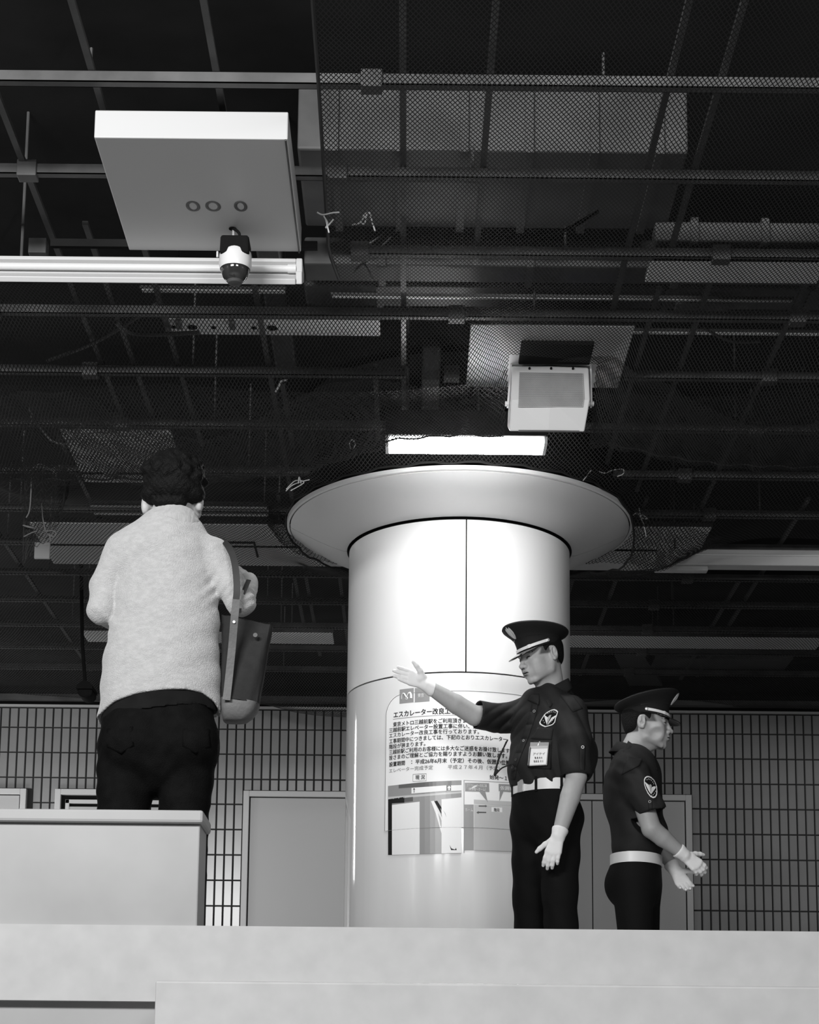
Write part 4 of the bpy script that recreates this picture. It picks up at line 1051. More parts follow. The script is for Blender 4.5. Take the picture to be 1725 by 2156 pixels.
def lmat(fr): return Matrix.Translation(Vector(fr[1])) @ Matrix([list(r * fr[2]) for r in fr[0]]).to_4x4()
from mathutils.bvhtree import BVHTree
def bvh(o):
    return BVHTree.FromPolygons([v.co for v in o.data.vertices], [tuple(p.vertices) for p in o.data.polygons])
def cast(B, px, py):
    d = (CAM_R @ Vector(((px - CX) / FPX, -(py - CY) / FPX, -1))).normalized()
    h = B.ray_cast(CAM_POS, d)
    return (h[0], h[1]) if h[0] is not None else (None, None)
def decal(B, outline, m, name, parent, off=0.0015, thick=0.0012, inner=None):
    """cloth patch lying on the garment: outline in pixels, fan from its centre in rings"""
    n = len(outline); cx = sum(p[0] for p in outline) / n; cy = sum(p[1] for p in outline) / n
    V = []; F = []; R = 5
    ts = [0] + [(i + 1) / R for i in range(R)] if inner is None else [inner + (1 - inner) * i / 2 for i in range(3)]
    for t in ts:
        for (x, y) in outline:
            h, nn = cast(B, cx + (x - cx) * t, cy + (y - cy) * t)
            if h is None: return None
            V.append(h + nn * off)
    for i in range(len(ts) - 1):
        for k in range(n): F.append((i*n + k, i*n + (k+1) % n, (i+1)*n + (k+1) % n, (i+1)*n + k))
    o = raw(name, V, F, m, parent, True)
    md = o.modifiers.new('s', 'SOLIDIFY'); md.thickness = thick; md.offset = 0
    return o
def quad_decal(B, TL, TR, BR, BL, m, name, parent, nu=8, nv=8, off=0.0015, thick=0.0012):
    rows = []
    for j in range(nv + 1):
        row = []
        for i in range(nu + 1):
            u = i / nu; v = j / nv
            x = (TL[0]*(1-u) + TR[0]*u)*(1-v) + (BL[0]*(1-u) + BR[0]*u)*v; y = (TL[1]*(1-u) + TR[1]*u)*(1-v) + (BL[1]*(1-u) + BR[1]*u)*v
            h, nn = cast(B, x, y)
            if h is None: return None
            row.append(h + nn * off)
        rows.append(row)
    o = MB().rings(rows, False, False, False).build(name, m, parent, True)
    md = o.modifiers.new('s', 'SOLIDIFY'); md.thickness = thick; md.offset = 0
    return o
def make_cap(person, fr, emblem_side=0):
    """peaked uniform cap in head frame coordinates fr (origin at eye level)"""
    M = lmat(fr)
    def ring(rx, ry, z, cy=0.0, tilt=0.0, n=56):
        return [M @ Vector((rx * math.sin(2*PI*k/n), cy - ry * math.cos(2*PI*k/n), z - tilt * (-ry * math.cos(2*PI*k/n)))) for k in range(n)]
    cy = 0.002
    prof = [(0.081, 0.100, 0.038, -0.13), (0.0825, 0.1015, 0.044, -0.10), (0.083, 0.102, 0.060, 0.02), (0.086, 0.106, 0.074, 0.13), (0.098, 0.120, 0.086, 0.20),
            (0.118, 0.136, 0.100, 0.24), (0.128, 0.144, 0.109, 0.245), (0.131, 0.146, 0.115, 0.245), (0.128, 0.143, 0.121, 0.245), (0.112, 0.126, 0.1265, 0.24), (0.07, 0.08, 0.130, 0.24), (0.02, 0.02, 0.131, 0.24)]
    inner = [(0.078, 0.096, 0.070, -0.05), (0.079, 0.097, 0.040, -0.13)]
    e = tag(bpy.data.objects.new('cap', None)); COL.objects.link(e)
    m = MB(); m.rings([ring(a, b, z, cy, t) for a, b, z, t in inner + prof], True, True)
    cap = m.build('cap', M_CAP, person, True)
    bpy.data.objects.remove(e)
    # hat band seam
    MB().tube(ring(0.0865, 0.1065, 0.0750, cy, 0.13), 0.0013, 5, closed=True).build('piping', M_PATENT, cap, True)
    # visor
    rows = []
    for j in range(9):
        t = j / 8; row = []
        for i in range(25):
            a = -1.08 + 2.16 * i / 24
            reach = 0.050 * (math.cos(a * 1.42) ** 0.7 if math.cos(a * 1.42) > 0 else 0)
            r1 = 0.0825 + reach * t; r2 = 0.1015 + reach * 1.05 * t
            x = r1 * math.sin(a); y = cy - r2 * math.cos(a)
            z = 0.047 - 0.12 * (-(y - cy)) + 0.020 - t * reach * 0.62 - 0.010 * abs(math.sin(a)) * t
            z = 0.040 - 0.013 * math.cos(a) - t * reach * 0.55
            row.append(M @ Vector((x, y, z)))
        rows.append(row)
    v = MB(); v.rings(rows, False, False, False)
    vo = v.build('visor', M_PATENT, cap, True); md = vo.modifiers.new('s', 'SOLIDIFY'); md.thickness = 0.003
    # white strap across the front and its buttons
    s = MB(); n = 40; rr = []
    for i in range(n + 1):
        a = -1.50 + 3.0 * i / n
        z = 0.0525 - 0.0145 * math.cos(a); x = 0.0845 * math.sin(a); y = cy - 0.1040 * math.cos(a)
        nx, ny = math.sin(a), -math.cos(a)
        w = 0.0062
        bul = 0.0015 if abs(abs(a) - 0.62) < 0.06 else 0
        rr.append([M @ Vector((x - nx * 0.002, y - ny * 0.002, z - w)), M @ Vector((x + nx * (0.002 + bul), y + ny * (0.002 + bul), z - w - bul)), M @ Vector((x + nx * (0.002 + bul), y + ny * (0.002 + bul), z + w + bul)), M @ Vector((x - nx * 0.002, y - ny * 0.002, z + w))])
    s.rings(rr); s.build('strap', M_BELT, cap)
    for sx in (-1, 1):
        a = 1.52 * sx; z = 0.0525 - 0.0145 * math.cos(a)
        p0 = M @ Vector((0.084 * math.sin(a), cy - 0.103 * math.cos(a), z)); p1 = M @ Vector((0.0895 * math.sin(a), cy - 0.109 * math.cos(a), z))
        b = MB(); b.tube([p0, p1, p1 + (p1 - p0) * 0.35], [0.008, 0.0078, 0.004], 16); b.build('strap_button', M_CHROME, cap, True)
    # emblem: crossed laurel with spear shape on the front of the crown
    E = MB(); a0 = 0.0
    def ep(u, w, o=0.0):    # on the front of the crown; u sideways, w up
        a = u / 0.12; z = 0.093 + w * 0.8
        zs = [q[2] for q in prof[2:8]]; t = float(np.interp(z, zs, [q[3] for q in prof[2:8]]))
        ry = float(np.interp(z, zs, [q[1] for q in prof[2:8]])); rx = float(np.interp(z, zs, [q[0] for q in prof[2:8]]))
        y = -ry * math.cos(a)
        return M @ Vector((rx * math.sin(a), cy + y - 0.001 - o * 0.5, z - t * y))
    for sx in (-1, 1):
        E.tube([ep(sx * x, w) for x, w in ((0.002, -0.021), (0.011, -0.014), (0.016, -0.002), (0.014, 0.010), (0.012, 0.017))], [0.003, 0.0042, 0.0045, 0.0035, 0.001], 6)
        E.tube([ep(sx * x, w, .002) for x, w in ((0.001, -0.014), (0.006, -0.004), (0.008, 0.008), (0.007, 0.014))], [0.003, 0.004, 0.003, 0.001], 6)
    E.tube([ep(0, -0.020, .003), ep(0, 0.0, .005), ep(0, 0.010, .004), ep(0, 0.022, .001)], [0.003, 0.0065, 0.0045, 0.001], 6)
    tag(E.build('badge', M_SILVER, cap, True), 'silver leaf badge')
    return cap
def hand_prims(F, wrist, dirv, palm, side, curl=(0.15, 0.15, 0.2, 0.25), spread=(0.22, 0.06, -0.08, -0.26), thumb=(0.9, 0.35), L=1.0, thick=1.0, fk=0.0035):
    """wrist point; dirv points to the middle finger, palm is the palm normal, side points to the thumb side"""
    d = np.array(dirv, float); d /= np.linalg.norm(d); n = np.array(palm, float); n -= d * (n @ d); n /= np.linalg.norm(n)
    s = np.cross(d, n)
    if s @ np.array(side, float) < 0: s = -s
    w = np.array(wrist, float)
    F.use()
    pc = w + d * 0.050 * L
    # palm as four metacarpal cones
    K = []
    for i, (o, r) in enumerate(((0.026, 0.0125), (0.0085, 0.013), (-0.009, 0.0125), (-0.025, 0.0115))):
        k0 = w + s * o * 0.55 * L + d * 0.012 * L; k1 = w + s * o * L + d * (0.088 - 0.004 * abs(i - 1) - (0.006 if i == 3 else 0)) * L
        F.cone(k0, k1, 0.0135 * L * thick, r * L * thick, 0.012, flat=(n, 0.95)); K.append(k1)
    F.ell(w + d * 0.035 * L + s * 0.016 * L + n * 0.007 * L, (0.020 * L, 0.020 * L, 0.020 * L), 0.012)
    lens = (0.070, 0.078, 0.073, 0.057)
    for i in range(4):
        a = spread[i]; fd = d * math.cos(a) + s * math.sin(a); p = K[i]; seg = lens[i] * L
        cu = curl[i]; ang = cu * 0.6; pts = [p]; rs = [0.0100 * L * thick]
        for q, fr_ in enumerate((0.44, 0.31, 0.25)):
            dd = fd * math.cos(ang) + n * math.sin(ang); p = p + dd * seg * fr_; pts.append(p); ang += cu
            rs.append((0.0092, 0.0083, 0.0068)[q] * L * thick * (0.9 if i == 3 else 1))
        F.chain(pts, rs, fk)
    t0 = w + d * 0.028 * L + s * 0.022 * L + n * 0.006 * L
    ta, tb = thumb
    td = d * math.cos(ta) + s * math.sin(ta) + n * tb; td /= np.linalg.norm(td)
    t1 = t0 + td * 0.036 * L; td2 = td * 0.9 + d * 0.25 + n * 0.05; td2 /= np.linalg.norm(td2); t2 = t1 + td2 * 0.030 * L; td3 = td2 + d * 0.25; td3 /= np.linalg.norm(td3); t3 = t2 + td3 * 0.022 * L
    F.chain([t0, t1, t2, t3], [0.015 * L * thick, 0.0115 * L * thick, 0.0100 * L * thick, 0.0075 * L * thick], 0.008)
def shirt_button(p, nrm, r, parent, m=None):
    p = Vector(p); nrm = Vector(nrm).normalized()
    MB().tube([p, p + nrm * 0.002], r, 14).build('button', m or M_INK, parent)
# ================================================================== PERSON 1: WOMAN SEEN FROM BEHIND
WD = 5.65
def w_(px, py, dy=0.0): return np.array(P(px, py, WD + dy))
wb = P(350, 2100, WD)
woman = empty('person', (wb.x, WD, 0.0), 'person with short dark hair seen from behind in heathered pale sweater and dark trousers', 'person')
M_WOOL = mat('heathered_wool', 0.46, 0.95, 0.1, noise=0.09, scale=48, bump=0.5, bscale=220, sheen=0.5, stretch=(1, 1, 1.9))
M_KNIT = mat('ribbed_wool', 0.43, 0.95, 0.1, noise=0.10, scale=40, bump=0.3, bscale=150, sheen=0.5, stretch=(3, 3, 0.4))
M_UNDER = mat('dark_undershirt', 0.009, 0.85, 0.1, noise=0.2, scale=20)
M_DENIM = mat('dark_jeans', 0.0035, 0.8, 0.1, noise=0.3, scale=30, bump=0.3, bscale=300)
# body: head, neck, arms and legs under the clothes
F = Field(w_(275, 1140, 0) - [0, .17, 0], w_(450, 925, 0) + [0, .17, 0], 0.0035)
F.ell(w_(364, 1018), (0.073, 0.090, 0.092), 0.01); F.ell(w_(372, 1050, 0.035), (0.060, 0.065, 0.055), 0.03)
F.ell(w_(384, 1066, 0.055), (0.050, 0.052, 0.040), 0.03)
F.cone(w_(366, 1050, 0.0), w_(366, 1118, -0.01), 0.052, 0.060, 0.03)
for x, y, sx in ((305, 1064, -1), (421, 1058, 1)):
    F.ell(w_(x + 1 * sx, y), (0.009, 0.017, 0.029), 0.006); F.ell(w_(x - 3 * sx, y + 2, -0.004), (0.010, 0.012, 0.022), 0.01)
F.chain([w_(318, 1060, 0.01), w_(322, 1080, 0.03)], [0.018, 0.018], 0.02)
F.chain([w_(410, 1060, 0.02), w_(412, 1082, 0.03)], [0.020, 0.018], 0.02)
G = Field(w_(160, 2260, 0) - [0, .25, 0], w_(560, 1100, 0) + [0, .35, 0], 0.010)
G.chain([w_(352, 1130), w_(352, 1250), w_(345, 1400), w_(340, 1520)], [0.06, 0.12, 0.12, 0.14], 0.05, flat=((0, 1, 0), 0.7))
for a, b, c, d_ in (((262, 1160, 0), (216, 1275, 0.0), (236, 1300, 0.22), (300, 1290, 0.26)), ((448, 1165, 0), (506, 1268, -0.01), (524, 1222, 0.20), (500, 1190, 0.26))):
    G.chain([w_(*a), w_(*b), w_(*c)], [0.04, 0.034, 0.024], 0.02)
for sx, xs in ((0, (282, 262, 262, 264)), (1, (396, 388, 390, 392))):
    G.chain([w_(xs[0], 1540), w_(xs[1], 1710), w_(xs[2], 1960), w_(xs[3], 2080)], [0.08, 0.05, 0.035, 0.03], 0.03)
H = Field(w_(470, 1300, 0.10), w_(560, 1170, 0.34), 0.003)
hand_prims(H, w_(524, 1222, 0.20), (-0.35, 0.75, 0.45), (-0.6, -0.2, -0.6), (0, 0.3, 1), curl=(0.7, 0.75, 0.8, 0.8), spread=(0.1, 0.03, -0.03, -0.1), L=0.92)
H2 = Field(w_(210, 1360, 0.12), w_(330, 1200, 0.40), 0.003)
hand_prims(H2, w_(240, 1298, 0.24), (0.75, 0.6, 0.2), (0.2, -0.3, 0.8), (-0.4, 0.3, 1), curl=(0.6, 0.6, 0.7, 0.7), spread=(0.1, 0.03, -0.03, -0.1), L=0.92)
body = sdf_obj('body', join_np([F.mesh(), G.mesh(), H.mesh(), H2.mesh()]), M_SKIN, woman)
shade(body, lambda V: np.full(len(V), 0.46))
# hair: soft perm
F = Field(w_(275, 1100, 0) - [0, .19, 0], w_(462, 920, 0) + [0, .19, 0], 0.0032)
F.ell(w_(367, 1004, 0.0), (0.098, 0.107, 0.078), 0.01)
F.ell(w_(365, 1034, -0.015), (0.091, 0.085, 0.050), 0.03)
hr = random.Random(5)
for i in range(110):
    a = hr.random() * 2 * PI; el = hr.uniform(-0.35, 1.45)
    c = w_(367, 1006) + np.array([0.091 * math.cos(a) * math.cos(el), 0.101 * math.sin(a) * math.cos(el), 0.073 * math.sin(el)])
    F.ell(c, (hr.uniform(.012, .022), hr.uniform(.012, .022), hr.uniform(.010, .018)), 0.008)
F.ell(w_(318, 1044, -0.02), (0.030, 0.045, 0.026), 0.015); F.ell(w_(412, 1042, -0.02), (0.030, 0.045, 0.026), 0.015)
F.ell(w_(358, 1058, -0.045), (0.055, 0.03, 0.018), 0.015)
F.disp(lambda x, y, z: 0.0014 * np.sin(150 * x + 40 * z) * np.sin(140 * z + 60 * y) + 0.0013 * np.sin(330 * x - 120 * y) * np.sin(300 * z))
tag(sdf_obj('hair', F, M_HAIR, woman), 'short dark permed hair')
# sweater
F = Field(w_(165, 1560, 0) - [0, .22, 0], w_(560, 1060, 0) + [0, .28, 0], 0.0055)
F.chain([w_(352, 1178), w_(350, 1290), w_(340, 1400), w_(336, 1540)], [0.158, 0.166, 0.183, 0.196], 0.03, flat=((0, 1, 0), 0.66))
F.chain([w_(268, 1166), w_(350, 1142), w_(448, 1178)], [0.062, 0.075, 0.058], 0.05)
F.cone(w_(362, 1106), w_(352, 1150), 0.062, 0.09, 0.05)
F.chain([w_(262, 1162), w_(222, 1235), w_(216, 1284, -0.01)], [0.065, 0.051, 0.046], 0.006)
F.chain([w_(216, 1284, -0.01), w_(236, 1303, 0.21)], [0.047, 0.034], 0.008)
F.chain([w_(447, 1172), w_(478, 1222, -0.01), w_(503, 1264, -0.01)], [0.062, 0.050, 0.045], 0.02)
F.chain([w_(506, 1268, -0.01), w_(522, 1228, 0.19)], [0.047, 0.034], 0.012)
# cloth folds at the elbows and across the back
def wf(x, y, z):
    c = w_(350, 1300); X = x - c[0]; Z = z - c[2]
    f = 0.0015 * np.sin(34 * X + 18 * Z + 2 * np.sin(20 * Z)) + 0.0012 * np.sin(70 * Z - 40 * X)
    e = w_(520, 1268); r = np.exp(-(((x - e[0]) / 0.05) ** 2 + ((z - e[2]) / 0.07) ** 2)); f = f + 0.0035 * r * np.sin(200 * (z - 0.8 * x))
    e = w_(222, 1310); r = np.exp(-(((x - e[0]) / 0.05) ** 2 + ((z - e[2]) / 0.06) ** 2)); f = f + 0.0020 * r * np.sin(120 * (z + 0.9 * x))
    e = w_(455, 1250); r = np.exp(-(((x - e[0]) / 0.04) ** 2 + ((z - e[2]) / 0.06) ** 2)); f = f + 0.0022 * r * np.sin(130 * (z - 1.3 * x))
    return f
F.disp(wf)
hx = [w_(x, 1500)[0] for x in (195, 212, 250, 300, 350, 400, 430, 452, 475)]; hz = [w_(300, y)[2] for y in (1522, 1513, 1492, 1478, 1471, 1467, 1470, 1482, 1512)]
def hem(x, y, z): return (np.interp(x, hx, hz) - 0.05 * np.clip(y - WD, 0, 0.2) / 0.1) - z
F.clip(hem)
F.ell(w_(340, 1545), (0.176, 0.115, 0.13), 0.0, 'sub')
sweater = sdf_obj('sweater', F, M_WOOL, woman)
# folded roll collar
F = Field(w_(315, 1140, 0) - [0, .15, 0], w_(435, 1050, 0) + [0, .15, 0], 0.0035)
F.chain([w_(366, 1084, 0.01), w_(366, 1112, 0)], [0.071, 0.090], 0.0)
Nn = [0.16, 0, 1]
F.half(w_(368, 1072), Nn); F.half(w_(372, 1106), [-0.30, 0.1, -1])
F.cone(w_(366, 1040, 0.02), w_(366, 1082, 0.01), 0.058, 0.056, 0.0, 'sub')
F.disp(lambda x, y, z: 0.0004 * np.sin(520 * x))
sdf_obj('roll_collar', F, M_KNIT, sweater)
# undershirt hem, trousers
F = Field(w_(180, 1570, 0) - [0, .2, 0], w_(490, 1440, 0) + [0, .2, 0], 0.006)
F.chain([w_(338, 1440), w_(335, 1545)], [0.176, 0.183], 0.0, flat=((0, 1, 0), 0.66))
ux = hx; uz = [w_(300, y)[2] for y in (1530, 1522, 1518, 1512, 1505, 1497, 1494, 1498, 1512)]
F.clip(lambda x, y, z: np.interp(x, ux, uz) - z); F.half(w_(340, 1455), (0, 0, 1))
sdf_obj('undershirt', F, M_UNDER, woman)
F = Field(w_(165, 2150, 0) - [0, .2, 0], w_(490, 1470, 0) + [0, .2, 0], 0.007)
F.chain([w_(336, 1490), w_(335, 1560)], [0.170, 0.178], 0.0, flat=((0, 1, 0), 0.66))
F.ell(w_(275, 1560, -0.05), (0.092, 0.085, 0.095), 0.04); F.ell(w_(396, 1560, -0.05), (0.092, 0.085, 0.095), 0.04)
F.chain([w_(268, 1575), w_(262, 1660), w_(261, 1720), w_(263, 1900, 0.01), w_(265, 2095)], [0.092, 0.0855, 0.083, 0.070, 0.062], 0.012)
F.chain([w_(400, 1575), w_(391, 1660), w_(387, 1720), w_(386, 1900, 0.01), w_(388, 2095)], [0.090, 0.082, 0.078, 0.068, 0.060], 0.012)
F.disp(lambda x, y, z: 0.0025 * np.sin(60 * z + 50 * x) * np.sin(45 * x - 20 * z) + 0.001 * np.sin(90 * z - 40 * x + 3 * np.sin(30 * x)))
F.half(w_(335, 1485), (0, 0, 1)); F.clip(lambda x, y, z: 0.045 - z)
trous = sdf_obj('trousers', F, M_DENIM, woman)
B = bvh(trous)
for pts in (((226, 1535), (280, 1530), (282, 1570), (256, 1588), (226, 1572)), ((385, 1535), (440, 1535), (444, 1572), (412, 1588), (384, 1570))):
    decal(B, pts, M_DENIM, 'back_pocket', trous, 0.001, 0.004)
for k, (x, y) in enumerate(((265, 2110), (388, 2110))):
    F = Field(w_(x - 45, 2180, -0.1), w_(x + 45, 2050, 0.26), 0.006)
    c = w_(x, 2100); c[2] = 0.05
    F.ell(c + [0, 0, 0.0], (0.038, 0.055, 0.046), 0.01); F.ell(c + [0, 0.11, -0.012], (0.042, 0.09, 0.034), 0.04); F.clip(lambda x, y, z: 0.004 - z)
    sdf_obj('shoe', F, M_SHOE, woman)
# ---- tote bag on her right shoulder
M_CANVAS = mat('dark_canvas', 0.022, 0.85, noise=0.15, scale=30, bump=0.2, bscale=400)
M_LEATH = mat('tan_leather', 0.12, 0.55, noise=0.12, scale=14, bump=0.15, bscale=90)
M_STRAPD = mat('strap_top', 0.03, 0.6)
bag = empty('tote_bag', tuple(P(515, 1520, 5.66)), 'dark canvas tote bag with paler leather bottom and strap hung from the woman\'s right shoulder', 'bag')
def bagrow(xl, yl, xr, yr, th, n=28, grow=0.0, wr=0.0):
    a = P(xl, yl, 5.67); b = P(xr, yr, 5.67); c = (a + b) / 2; hx_ = (b - a) / 2 * (1 + grow); out = []
    for k in range(n):
        t = 2 * PI * k / n; ct, st_ = math.cos(t), math.sin(t)
        sx = math.copysign(abs(ct) ** 0.45, ct); sy = math.copysign(abs(st_) ** 0.6, st_)
        out.append(c + hx_ * sx + Vector((0, (th / 2 + grow * .02) * sy + wr * math.sin(5 * t + yl * 0.03), 0)))
    return out
R_ = [(467, 1296, 575, 1319, .035), (467, 1315, 572, 1338, .055), (467, 1345, 566, 1368, .075), (467, 1380, 561, 1400, .088), (467, 1420, 555, 1434, .10), (467, 1450, 549, 1462, .105), (467, 1476, 545, 1488, .11)]
MB().rings([bagrow(*r_[:5], wr=0.006) for r_ in R_]).build('body', M_CANVAS, bag, True)
R2 = [(467, 1473, 546, 1485, .112), (467, 1490, 541, 1498, .112), (468, 1505, 532, 1510, .10), (470, 1517, 520, 1519, .08), (474, 1521, 508, 1522, .05)]
MB().rings([bagrow(*r_[:5], grow=0.02) for r_ in R2]).build('leather_bottom', M_LEATH, bag, True)
def ribbon(pts, w, th, name, m, parent, side=Vector((1, 0, 0)), nrm=Vector((0, 1, 0))):
    pts = spline(pts, 8); rr = []
    for i, p in enumerate(pts):
        t = (pts[min(i+1, len(pts)-1)] - pts[max(i-1, 0)]).normalized(); s_ = (side - t * side.dot(t)).normalized(); n_ = t.cross(s_)
        rr.append([p - s_ * w/2 - n_ * th/2, p + s_ * w/2 - n_ * th/2, p + s_ * w/2 + n_ * th/2, p - s_ * w/2 + n_ * th/2])
    return MB().rings(rr).build(name, m, parent)
ribbon([P(452, 1131, 5.73), P(466, 1136, 5.66), P(479, 1148, 5.60), P(491, 1172, 5.575), P(497, 1205, 5.560), P(499, 1240, 5.555), P(497, 1266, 5.560)], 0.021, 0.003, 'shoulder_strap', M_STRAPD, bag)
ribbon([P(498, 1262, 5.557), P(494, 1300, 5.565), P(489, 1360, 5.59), P(483, 1420, 5.600), P(477, 1474, 5.603)], 0.024, 0.004, 'leather_strap', M_LEATH, bag)
ribbon([P(524, 1221, 5.62), P(516, 1240, 5.60), P(507, 1262, 5.60), P(503, 1290, 5.61)], 0.014, 0.003, 'second_strap', M_STRAPD, bag)
c = P(538, 1338, 5.622); MB().tube([c, c + Vector((0, -0.006, 0))], [0.008, 0.007], 20).build('snap_button', M_DUCT, bag, True)
c = P(493, 1310, 5.566); MB().tube([c, c + Vector((0, -0.004, 0))], 0.004, 12).build('rivet', M_CHROME, bag, True)

# ================================================================== PERSON 2: GUARD POINTING
GD = 8.3
def g_(px, py, dy=0.0): return np.array(P(px, py, GD + dy))
guard = empty('person', (P(1150, 2000, GD).x, GD, 0.0), 'person in dark guard uniform and peaked cap stretching a white gloved arm to the left', 'person')
def guard_head(person, fr, neck_to, mouth=0.0, gaunt=0.0, extra=None, base=0.4):
    F = Field((-0.12, -0.15, -0.24), (0.12, 0.16, 0.13), 0.0024)
    head_prims(F, mouth, gaunt)
    nt = (fr[0].T @ (np.array(neck_to) - fr[1])) / fr[2]
    F.lo = F.lo
    F.chain([(0, 0.028, -0.045), tuple(nt)], [0.054, 0.062], 0.03)
    F.cone((0, -0.020, -0.095), tuple(nt + np.array([0, -0.03, 0.02])), 0.018, 0.03, 0.03)
    V, Fc = F.mesh(); V = place(V, fr)
    hF = Field((-0.12, -0.14, -0.12), (0.12, 0.16, 0.14), 0.003); short_hair(hF)
    hV, hFc = hF.mesh()
    hair = raw_np('hair', place(hV, fr), hFc, M_HAIR, person, True)
    M = lmat(fr)
    for sx in (-1, 1):
        # eyeball glimpsed between the lids
        mb = MB(); rr = []
        for i in range(7):
            th = PI * i / 6; rr.append([M @ Vector((0.031 * sx + 0.0118 * math.sin(th) * math.cos(2*PI*k/14), -0.0765 - 0.0128 * math.cos(th), -0.0015 + 0.0042 * math.sin(th) * math.sin(2*PI*k/14))) for k in range(14)])
        mb.rings(rr); mb.build('eye', M_EYE, person, True)
    return V, Fc
# torso frame
TC = g_(1150, 1560)
TF = frame(TC, -50)
def tl(x, y, z): return TF[0] @ np.array([x, y, z]) + TC
HF = hframe(g_(1139, 1383, -0.03), -62, 13, -3, 1.06)
hv = guard_head(guard, HF, tl(0.0, 0.035, 0.215), mouth=0.0012, base=0.4)
SH_R = g_(1101, 1505, 0.13); EL_R = g_(1000, 1507, -0.05); WR_R = g_(899, 1444, -0.13)
SH_L = g_(1204, 1502, -0.13); EL_L = g_(1214, 1635, -0.19); WR_L = g_(1176, 1760, -0.25)
A = Field(g_(860, 1580, -0.3), g_(1110, 1400, 0.3), 0.004)
A.chain([SH_R, EL_R, (EL_R * 0.6 + WR_R * 0.4), WR_R], [0.050, 0.046, 0.044, 0.028], 0.02)
A2 = Field(g_(1120, 1820, -0.45), g_(1280, 1460, 0.1), 0.004)
A2.chain([SH_L, EL_L, EL_L * 0.65 + WR_L * 0.35, WR_L], [0.050, 0.046, 0.0445, 0.029], 0.02)
G = Field(g_(1040, 2200, 0) - [0, .3, 0], g_(1290, 1440, 0) + [0, .3, 0], 0.012)
G.use(TF).chain([(0, 0, 0.17), (0, 0, 0), (0, 0, -0.22)], [0.08, 0.13, 0.12], 0.05, flat=((0, 1, 0), 0.7))
for sx in (-1, 1): G.chain([(0.09 * sx, 0, -0.30), (0.10 * sx, 0, -0.70), (0.10 * sx, 0.02, -1.12)], [0.07, 0.045, 0.035], 0.03)
body = sdf_obj('body', join_np([hv, A.mesh(), A2.mesh(), G.mesh()]), M_SKIN, guard)
shade(body, head_tone(HF, 0.42))
make_cap(guard, HF)
# gloves
H = Field(g_(800, 1490, -0.3), g_(930, 1370, 0.05), 0.0022)
hand_prims(H, WR_R + np.array([0.0, 0, 0.008]), (-0.94, -0.10, 0.36), (-0.10, -1.0, -0.15), (0, 0, 1), curl=(0.10, 0.06, 0.12, 0.14), spread=(-0.06, -0.12, -0.20, -0.06), thumb=(0.72, 0.40), L=0.98, thick=1.08)
ad = (EL_R - WR_R) / np.linalg.norm(EL_R - WR_R)
H.cone(WR_R, WR_R + ad * 0.028, 0.0295, 0.0355, 0.012)
H.half(WR_R + ad * 0.034, ad + np.array([0.25, 0, 0.25]))
glove = sdf_obj('glove', H, M_GLOVE, guard)
H = Field(g_(1120, 1880, -0.45), g_(1230, 1720, 0.0), 0.003)
fd = (WR_L - EL_L) / np.linalg.norm(WR_L - EL_L)
hand_prims(H, WR_L, fd + np.array([-0.1, 0, -0.3]), (0.2, 0.9, 0.1), (-1, 0, 0), curl=(0.35, 0.4, 0.4, 0.4), spread=(0.08, 0.02, -0.03, -0.08), L=0.98, thick=1.08)
H.cone(WR_L, WR_L - fd * 0.028, 0.031, 0.037, 0.01); H.half(WR_L - fd * 0.036, -fd)
sdf_obj('glove', H, M_GLOVE, guard)
# shirt
F = Field(g_(985, 1730, 0) - [0, .40, 0], g_(1290, 1420, 0) + [0, .40, 0], 0.0045)
F.use(TF)
F.chain([(0, 0.0, 0.08), (0, -0.005, -0.06), (0, -0.010, -0.165)], [0.184, 0.180, 0.176], 0.02, flat=((0, 1, 0), 0.76))
F.ell((0, 0.05, -0.06), (0.15, 0.125, 0.17), 0.04)
F.ell((0, -0.055, -0.125), (0.15, 0.125, 0.085), 0.04)
F.chain([(-0.155, 0.005, 0.120), (0, 0.02, 0.165), (0.155, 0.005, 0.120)], [0.068, 0.080, 0.068], 0.04)
F.cone((0, 0.02, 0.16), (0, 0.03, 0.21), 0.085, 0.066, 0.03)
F.use()
F.ell(g_(1214, 1590, 0.06), (0.100, 0.09, 0.135), 0.04)
# near sleeve
F.chain([g_(1200, 1505, -0.12), g_(1210, 1560, -0.17), g_(1213, 1622, -0.185)], [0.078, 0.076, 0.067], 0.03)
F.chain([SH_R + np.array([0.02, 0, 0.0]), g_(1050, 1512, 0.04), g_(1004, 1504, -0.045)], [0.078, 0.070, 0.068], 0.03)
def gw(x, y, z):
    X = x - TC[0]; Z = z - TC[2]
    f = 0.0040 * np.sin(42 * Z + 30 * X + 2.5 * np.sin(16 * X)) * np.clip(0.4 + np.abs(Z) * 3, 0, 1)
    e = g_(1080, 1520); r = np.exp(-(((x - e[0]) / 0.10) ** 2 + ((z - e[2]) / 0.08) ** 2)); f = f + 0.0085 * r * (1 - 2 * np.abs(np.sin(60 * (z - 0.9 * x)))) * 0.7
    e = g_(1100, 1640); r = np.exp(-(((x - e[0]) / 0.16) ** 2 + ((z - e[2]) / 0.05) ** 2)); f = f + 0.0045 * r * (1 - 2 * np.abs(np.sin(60 * x + 25 * z))) * 0.7
    e = g_(1225, 1550); r = np.exp(-(((x - e[0]) / 0.08) ** 2 + ((z - e[2]) / 0.16) ** 2)); f = f + 0.0075 * r * (1 - 2 * np.abs(np.sin(38 * (x * 1.2 + 0.5 * z)))) * 0.7
    # crease between sleeve and body
    return f
F.disp(gw)
